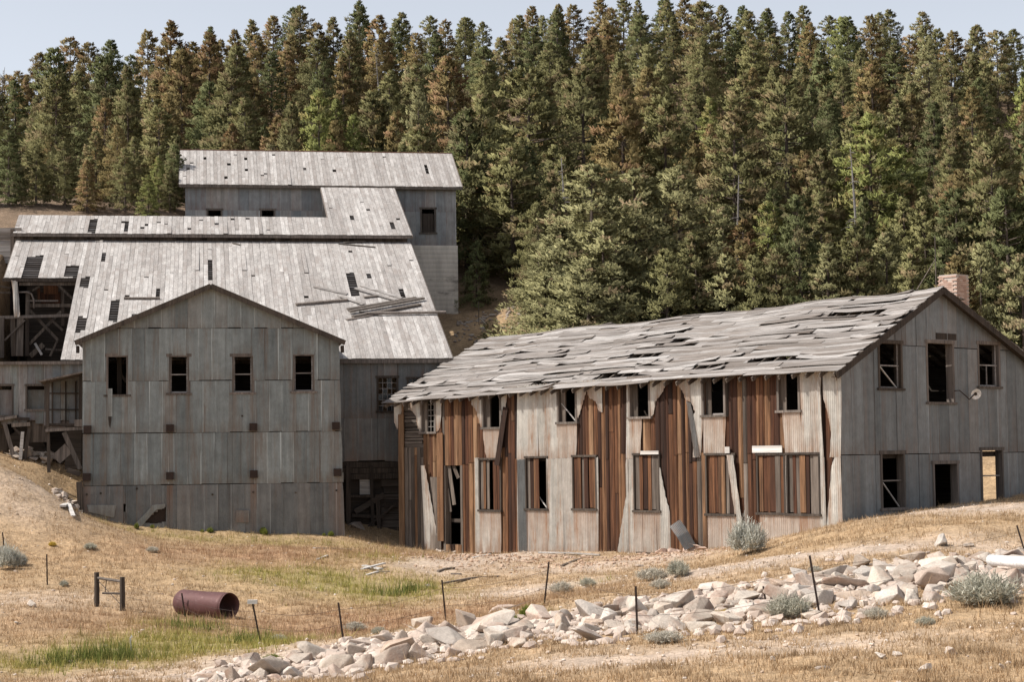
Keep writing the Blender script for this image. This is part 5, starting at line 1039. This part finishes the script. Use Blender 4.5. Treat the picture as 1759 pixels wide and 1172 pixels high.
grass('dry_grass', 260000, .05, .17, .010, 3, lambda x, y: np.clip(.95 - 1.05 * bare(x, y), .06, 1) * np.clip(n2(x, y, .7, 4.) * 2.6 - .2, .2, 1), c_dry, 'short dry straw and russet grass over the field', 21)
grass('seed_grass', 55000, .18, .40, .006, 3, lambda x, y: np.clip(.2 + redg(x, y) * 1.1 - bare(x, y), 0, 1), c_dry, 'taller seeding grass stalks across the field', 22, lean=.22)
grass('green_grass', 60000, .12, .36, .010, 4, lambda x, y: green(x, y) ** 1.6 * .9 * n2(x, y, 1.6, 3.) * 1.7, c_green, 'lush green grass in the damp hollow', 23, 42, 86, .28)
def reeds(x, y): return np.clip(sum(blob(x, y, *q) for q in [(330,1076,53.5,1.1,.6),(105,1140,46,.9,.5),(230,1130,47,1.3,.45),(705,1000,64.5,.8,.9),(660,1010,63.5,.6,.7),(170,1135,46.5,.8,.5),(420,1105,50,.8,.5)]) - .25, 0, 1)
grass('reeds', 90000, .25, .55, .010, 4, reeds, lambda x, y, g: lerp(np.broadcast_to(np.array([.085, .11, .03]), x.shape + (3,)).copy(), (.20, .22, .06), g.random(len(x))), 'dark green sedge clumps in the damp hollow', 29, 43, 68, .2)
# ------------------------------------------------------------------ sagebrush
def bush_mesh(seed, n, tall, c0, c1, lean=.7):
    g = np.random.default_rng(seed); n = int(n * 2.2); V = []; C = []
    for i in range(n):
        a = g.uniform(0, 6.28); r = math.sqrt(g.random()); d = np.array([math.cos(a) * r, math.sin(a) * r, 0]); b = d * .25; lump = 1 + .18 * math.sin(a * 4 + seed) * r + .12 * math.sin(a * 7 + 2 * seed); top = d * .5 * lump * g.uniform(.75, 1.08) + np.array([0, 0, tall * lump * math.sqrt(max(0.05, 1 - .8 * r * r)) * g.uniform(.6, 1.08)])
        nn = 7; cc = np.array(c0) + (np.array(c1) - np.array(c0)) * g.random()
        for j in range(nn):
            t = .3 + .7 * (j + g.random()) / nn; p = b + (top - b) * t + g.normal(0, .022, 3); o = (top - b) * .10 + g.normal(0, .035, 3) + np.array([0, 0, .02]); w = np.cross(o, g.normal(0, 1, 3)); w = w / (np.linalg.norm(w) + 1e-6) * .010
            V += [p - w, p + w, p + o + w * .4, p + o - w * .4]; C += [cc * g.uniform(.8, 1.2)] * 4
    V = np.array(V); V[:, 2] = np.maximum(V[:, 2], -.02); o = np_mesh('bush', V, np.arange(len(V)).reshape(-1, 4), M['grass'], np.array(C), 'tuft'); me = o.data; bpy.data.objects.remove(o); return me
BM = [bush_mesh(1, 420, .75, (.36, .36, .31), (.56, .55, .49)), bush_mesh(2, 380, .6, (.33, .325, .26), (.54, .51, .42)), bush_mesh(3, 300, .5, (.40, .365, .30), (.58, .54, .46)), bush_mesh(4, 350, .7, (.10, .14, .03), (.26, .27, .06)), bush_mesh(5, 300, .6, (.5, .36, .06), (.6, .45, .1))]
def bush(px, py, d, wpx, k, lab, hs=1., cat='bush', grp=None):
    d = gh(px, py, d); p = atd(px, py, d); o = bpy.data.objects.new('sagebrush' if k < 3 else 'green_shrub', BM[k]); COL.objects.link(o); s = wpx / FPX * d; o.scale = (s, s, s * hs); o.location = (p[0], p[1], gz1(p[0], p[1])); o.rotation_euler = (0, 0, random.uniform(0, 6)); return tag(o, lab, cat, grp)
for a in [(1284,952,68,70,0,'big round silver-grey sagebrush in front of the bunkhouse wall'),(1690,1040,41,125,1,'wide grey-green sagebrush beside the pale pipe end',.65),(1355,1062,41.5,80,1,'low sagebrush at the foot of the riprap near the tallest fence post',.7),(12,978,70,50,0,'grey sagebrush behind the leftmost fence post'),(32,975,72,30,0,'smaller grey sagebrush next to the leftmost fence post'),(1165,992,60,42,1,'pale green sagebrush on the soil below the fallen sheet'),(1120,998,59,55,2,'straw-coloured low sagebrush on the bank below the bunkhouse',.7),(1135,1012,55,36,2,'whitish small sagebrush touching the upper riprap edge',.8),(1140,1105,39.5,70,2,'dusty low brush below the middle of the riprap',.5),(908,1062,47.5,34,3,'small green shrub growing among the riprap rocks',.8),(875,1072,47,40,3,'yellowish green shrub left of the riprap shrub',.5),(1245,1060,45,35,4,'yellow-flowering low plant between the riprap rocks',.5),(1215,1062,45,26,4,'second yellow-flowering plant in the riprap',.6),(110,1010,62,16,1,'tiny sage tuft near the wire fence'),(262,950,77,22,2,'small pale tuft on the slope below the wing',.8),(155,945,77,24,1,'dim sage tuft on the left slope',.7),(90,940,76,14,4,'tiny yellow-flowering tuft on the left slope',.9),(478,1103,46,30,2,'grey tuft on the gravel at the lower left end of the riprap',.7),(468,1138,43,34,3,'sparse green weed on the gravel by the riprap end',.5),(610,1085,52,40,2,'pale tuft beside a fence post in the russet grass',.7),(650,1090,50,26,1,'grey tuft just above the riprap',.7),(1505,1065,41,44,2,'straw tuft at the lower riprap edge',.8),(1590,1075,40,36,1,'dull green tuft at the lower riprap edge',.6),(1010,1010,55,30,1,'sage tuft on the bare bank',.8),(965,1020,54,40,2,'pale dry brush by the middle fence post',.9),(1400,985,60,26,2,'pale tuft above the riprap near the bunkhouse corner',.8)]: bush(*a[:6], a[6] if len(a) > 6 else 1.)
for i in range(9):                                    # weeds along the foot of the wing wall
    px = random.uniform(230, 590); q = atd(px, 918, 83.6); o = bpy.data.objects.new('weed', BM[3]); COL.objects.link(o); s = random.uniform(.16, .36); l = ML.hit(px, 915, (0, AY - random.uniform(.15, .5), 0), (0, 1, 0)); w = ML.w(*l); o.location = (w[0], w[1], gz1(w[0], w[1])); o.scale = (s, s, s * random.uniform(.7, 1.4)); tag(o, 'small green weed along the foot of the gabled wing', 'weed', 'weeds at the wing foot')
# ------------------------------------------------------------------ wire fence
fe = empty('wire_fence', tuple(atd(440, 1103, 50)), 0, 'rusty steel post and wire fence straggling along the riprap and field', 'fence'); FO = np.array(fe.location)
def stake(top, bot, d, w=.045, lean=0):
    d = gh(*bot, d); b = atd(*bot, d); b[2] = gz1(b[0], b[1]); t = atd(*top, d + lean); return b, t
PO = []
for top, bot, d in [((4,915),(8,955),70),((80,953),(81,1006),65),((312,1020),(318,1062),54.5),((434,1038),(447,1105),50),((581,1036),(589,1098),51.5),((759,997),(766,1070),54),((943,966),(935,1040),52),((1092,1008),(1095,1090),43),((1391,955),(1408,1057),42.5),((1747,903),(1764,960),52)]:
    b, t = stake(top, bot, d); PO.append((b, t)); mb = MB(); d_ = (t - b); mb.beam(b - d_ * .12 - FO, t - FO, .05, .012).beam(b - d_ * .12 - FO + np.array([0, .02, 0]), t - FO + np.array([0, .02, 0]), .012, .045); mb.obj('post', M['steel'], fe)
b, t = stake((1311,1008), (1316,1040), 46); MB().beam(b - FO - (t - b) * .2, t - FO, .05, .04).obj('post', M['steel'], fe)
for (b0, t0), (b1, t1) in zip(PO, PO[1:]):
    for f in (.38, .8):
        A = b0 + (t0 - b0) * f - FO; B = b1 + (t1 - b1) * f - FO; mid = (A + B) / 2 - np.array([0, 0, .12]); MB().tube([A, (A + mid) / 2 - np.array([0, 0, .03]), mid, (B + mid) / 2 - np.array([0, 0, .03]), B], .0045, 3, False).obj('wire', M['steel'], fe)
# pale block wired to a post top
p = PO[3][1]; MB().box(-.13, .12, -.06, .06, -.03, .07).obj('pale_cap', M['white'], fe).location = tuple(p - FO + np.array([0, 0, .03]))
# white stake
dd = gh(226, 1122, 47); b = atd(226, 1122, dd); b[2] = gz1(b[0], b[1]); t = atd(224, 1096, dd); o = MB().beam((0, 0, -.15), tuple(t - b), .05, .03).hexa([(-.025, -.015, t[2] - b[2]), (.025, -.015, t[2] - b[2]), (.025, .015, t[2] - b[2]), (-.025, .015, t[2] - b[2]), (-.01, -.01, t[2] - b[2] + .06), (.01, -.01, t[2] - b[2] + .06), (.01, .01, t[2] - b[2] + .06), (-.01, .01, t[2] - b[2] + .06)]).obj('stake', M['white']); o.location = b; tag(o, 'short white survey stake in the green hollow', 'stake')
# wooden fence brace
d0, d1 = gh(166, 1043, 58), gh(210, 1050, 57); b0 = atd(166, 1043, d0); b0[2] = gz1(b0[0], b0[1]); b1 = atd(210, 1050, d1); b1[2] = gz1(b1[0], b1[1]); t0 = atd(166, 984, d0); t1 = atd(210, 992, d1)
br = empty('fence_brace', tuple(b0), 0, 'weathered wooden H-shaped fence brace standing in the field', 'fence'); z0 = np.array(b0)
for b, t in ((b0, t0), (b1, t1)): MB().tube([b - z0 - np.array([0, 0, .3]), (b + t) / 2 - z0 + np.array([.008, 0, 0]), t - z0], [.085, .08, .075], 8).obj('post', M['trim'], br)
MB().tube([b0 + (t0 - b0) * .84 - z0, b1 + (t1 - b1) * .86 - z0], .045, 7).obj('rail', M['frame'], br); MB().tube([b1 + (t1 - b1) * .52 - z0 + np.array([-.6, 0, 0]), b1 + (t1 - b1) * .5 - z0], .035, 6).obj('rail_stub', M['frame'], br)
MB().tube([b0 + (t0 - b0) * .8 - z0, b1 + (t1 - b1) * .12 - z0], .012, 4).obj('brace_wire', M['frame'], br); MB().tube([b0 + (t0 - b0) * .8 + np.array([.3, 0, 0]) - z0, b0 + (t0 - b0) * .35 + np.array([.25, 0, 0]) - z0], .014, 4).obj('brace_wire', M['steel'], br)
# rusty culvert pipe lying in the grass
dd = gh(355, 1060, 56.); A = atd(314, 1060, dd + .5); B = atd(394, 1060, dd - .8); A[2] = gz1(A[0], A[1]); B[2] = gz1(B[0], B[1]); R = .39; cu = empty('culvert_pipe', tuple((A + B) / 2), 0, 'maroon rusted steel culvert pipe lying open-ended in the grass', 'pipe'); c0 = (A + B) / 2
D = B - A; D[2] *= .3; L = np.linalg.norm(D); D /= L; P_ = np.cross(D, (0, 0, 1)); P_ /= np.linalg.norm(P_); Q_ = np.cross(P_, D)
def tubewall(rad, th, l0, l1, n=36, segs=10, dent=.012):
    V = []; Fc = []; 
    for i in range(segs + 1):
        s = l0 + (l1 - l0) * i / segs
        for k in range(n):
            a = 2 * math.pi * k / n; r = rad + dent * math.sin(3 * a + s * 2) * math.sin(s * 1.7 + a); V.append(D * s + (P_ * math.cos(a) + Q_ * math.sin(a)) * r + np.array([0, 0, R * .93]))
    m = len(V)
    for i in range(segs + 1):
        s = l0 + (l1 - l0) * i / segs
        for k in range(n):
            a = 2 * math.pi * k / n; r = rad + dent * math.sin(3 * a + s * 2) * math.sin(s * 1.7 + a) - th; V.append(D * s + (P_ * math.cos(a) + Q_ * math.sin(a)) * r + np.array([0, 0, R * .93]))
    for i in range(segs):
        for k in range(n): a, b = i * n + k, i * n + (k + 1) % n; Fc.append((a, b, b + n, a + n)); Fc.append((m + b, m + a, m + a + n, m + b + n))
    for i in (0, segs):
        for k in range(n): a, b = i * n + k, i * n + (k + 1) % n; Fc.append((a, b, m + b, m + a) if i else (b, a, m + a, m + b))
    return V, Fc
v, f = tubewall(R, .012, -L / 2, L / 2); mobj('shell', v, f, M['rust'], cu, True)
v, f = tubewall(R + .006, .016, L / 2 - .03, L / 2 + .004, 36, 1); mobj('rim', v, f, M['rust'], cu, True)
# pale pipe at the right end of the riprap
A = atd(1702, 988, 45.5); B = atd(1810, 1003, 43.5); A[2] = gz1(A[0], A[1]) + .5; B[2] = gz1(B[0], B[1]) + .42; c = A.copy(); mb = MB(); mb.tube([A - c, (A + B) / 2 - c, B - c], .13, 14); o = mb.obj('pale_pipe', M['enamel'], None, True); o.location = c; tag(o, 'white pipe end resting on the riprap beside a sagebrush', 'pipe')
# boards and scrap lying about
def plank_on(a, b, d0, d1, w, h, lab, mt='white', up=0., bend=0., name='fallen_board', cat='board', grp=None):
    A = atd(*a, min(gh(*a, d0), d0 + .4)); B = atd(*b, min(gh(*b, d1), d1 + .4)); A[2] = gz1(A[0], A[1]) + h / 2 + up; B[2] = gz1(B[0], B[1]) + h / 2 + up; mid = (A + B) / 2; mid[2] = max((A[2] + B[2]) / 2, gz1(mid[0], mid[1]) + h / 2) + bend; c = A.copy(); c[2] -= h / 2
    mb = MB(); mb.beam(A - c, mid - c, w, h); mb.beam(mid - c, B - c, w, h); o = mb.obj(name, M[mt]); o.location = c; return tag(o, lab, cat, grp)
for a in [((925,944),(1030,930),75.5,74.5,.16,.05,'long pale curved board lying along the bunkhouse foot','white',.0,.03),((965,972),(1008,953),71,74,.12,.06,'dark weathered board slanting on the soil before the bunkhouse','grey_x'),((1095,949),(1126,946),74.5,73.8,.2,.05,'short dark plank by the bunkhouse foot','grey_x'),((760,996),(858,985),66,68,.1,.06,'long pale pole lying on the spoil before the bunkhouse','frame'),((752,985),(780,978),69,70,.1,.06,'short grey pole crossing the spoil left of the pale pole','frame'),((775,985),(792,987),68.5,68.3,.08,.05,'tiny stick beside the pale pole','frame'),((625,976),(655,982),70,69,.18,.05,'broken white board in the weeds, upper one of the pile','white',.05),((622,984),(660,975),69.4,70,.14,.04,'broken white board crossing the weeds pile','white',.1),((630,990),(668,984),68.6,69,.12,.04,'lowest broken white board of the weeds pile','white'),((812,960),(842,952),75,76,.12,.04,'small pale board on the soil right of the doorway rubble','white'),((540,943),(602,940),78,78.5,.16,.04,'long pale board half hidden in grass before the wing','white'),((545,963),(562,957),74,75,.1,.04,'small pale stick in the russet grass','white'),((1415,1140),(1500,1128),0,0,0,0,None)]:
    if a[6]: plank_on(*a)
# fallen corrugated sheet with a heap of broken plaster
d0 = min(gh(1172, 946, 73.5), BK.w(*BK.hit(1172, 946, (0, 0, 0), (0, 1, 0)))[1] - .9); c = atd(1172, 945, d0); c[2] = gz1(c[0], c[1]); pts = [atd(1150, 905, d0 + .2) - c, atd(1168, 893, d0 + .4) - c, atd(1196, 938, d0) - c, atd(1176, 946, d0 - .4) - c]
V_ = []; Fc_ = []; n = 24
for i in range(n + 1):
    t = i / n; a = pts[0] * (1 - t) + pts[1] * t; b = pts[3] * (1 - t) + pts[2] * t; nn = np.array([-.5, -.7, .4]) * .012 * math.sin(t * 8 * 2 * math.pi); m_ = (a + b) / 2 + np.array([0, -.05, .05])
    V_ += [a + nn, m_ + nn, b + nn]
for i in range(n): Fc_ += [(i * 3, i * 3 + 1, i * 3 + 4, i * 3 + 3), (i * 3 + 1, i * 3 + 2, i * 3 + 5, i * 3 + 4)]
o = mobj('fallen_metal_sheet', V_, Fc_, M['galv_gable']); o.location = c; tag(o, 'bent corrugated sheet fallen against the bunkhouse on a rubble heap', 'metal sheet')
for i in range(16): px = random.uniform(1135, 1205); p = atd(px, 948, d0 + random.uniform(-.5, .5)); rock(p[0], p[1], random.uniform(.25, .55), 'pinkish rubble lump under the fallen corrugated sheet', 'rubble lumps by the fallen sheet', None, .1, None, (1.1, .92, .85), name='rubble_lump')
for i in range(10): q = BK.w(BK.hy(random.uniform(766, 794), 930)[0], random.uniform(-.6, .1), 0); rock(q[0], q[1], random.uniform(.16, .34), 'whitish debris lump in the bunkhouse doorway', 'debris in the bunkhouse doorway', None, .05, None, (1.15, 1.12, 1.1), name='debris_lump')
for i in range(34):
    px = random.uniform(92, 140); py = 800 + (px - 92) * .9 + random.uniform(0, 60); q = ML.hit(px, py, (0, AY - random.uniform(-.6, .8), 0), (0, 1, 0)); w = ML.w(*q); rock(w[0], w[1], random.uniform(.16, .45), 'whitish rubble stone at the corner of the gabled wing', 'rubble at the wing corner', None, .08, None, (1.12, 1.08, 1.05), name='rubble_stone')
for i in range(16):
    px = random.uniform(24, 90); q = ML.hit(px, 780, (0, SY - random.uniform(-.9, .4), 0), (0, 1, 0)); w = ML.w(*q); rock(w[0], w[1], random.uniform(.3, .7), 'pale stone in the heap under the low shed', 'stones under the low shed', None, .0, None, (1., .95, .9), name='heap_stone')
for a in [((118,872),(126,893),80.,79.6,.16,.05,'white board standing out of the rubble at the wing corner','white',.1),((108,876),(118,868),80.2,80.2,.25,.08,'short white slab on the rubble left of the wing corner','white',.1)]: plank_on(*a)
for px, py, d in [(55,1043,60),(30,1075,54),(28,985,70),(1415,1150,35),(1510,1135,36),(1540,1128,37),(1635,1125,36),(1590,1155,33),(1330,1138,36),(735,1010,66),(1100,975,66),(990,1050,49)]: p = atd(px, py, gh(px, py, d)); rock(p[0], p[1], random.uniform(.15, .3), 'small pale stone lying alone on the open ground', 'scattered single stones', None, .1, None, (1.1, 1.08, 1.05))
# boulder by the log crib, poles on the bank
q = ML.w(-4.4, -.9, 0); rock(q[0], q[1], .95, 'dull grey boulder in the gap between wing and bunkhouse', None, 7, .15, None, (.6, .57, .55))
for (a, b, d, lab) in [((850,572),(824,546),112,'white pole leaning on the bank behind the bunkhouse roof'),((823,585),(822,518),112,'thin upright rod on the bank behind the bunkhouse roof')]:
    A = atd(*a, d); B = atd(*b, d - .3); g_ = gz1(A[0], A[1]); A[2] = min(A[2], g_ - .1); o = MB().tube([A * 0, B - A], .035 if 'white' in lab else .02, 6).obj('pole', M['white' if 'white' in lab else 'frame']); o.location = A; tag(o, lab, 'pole')
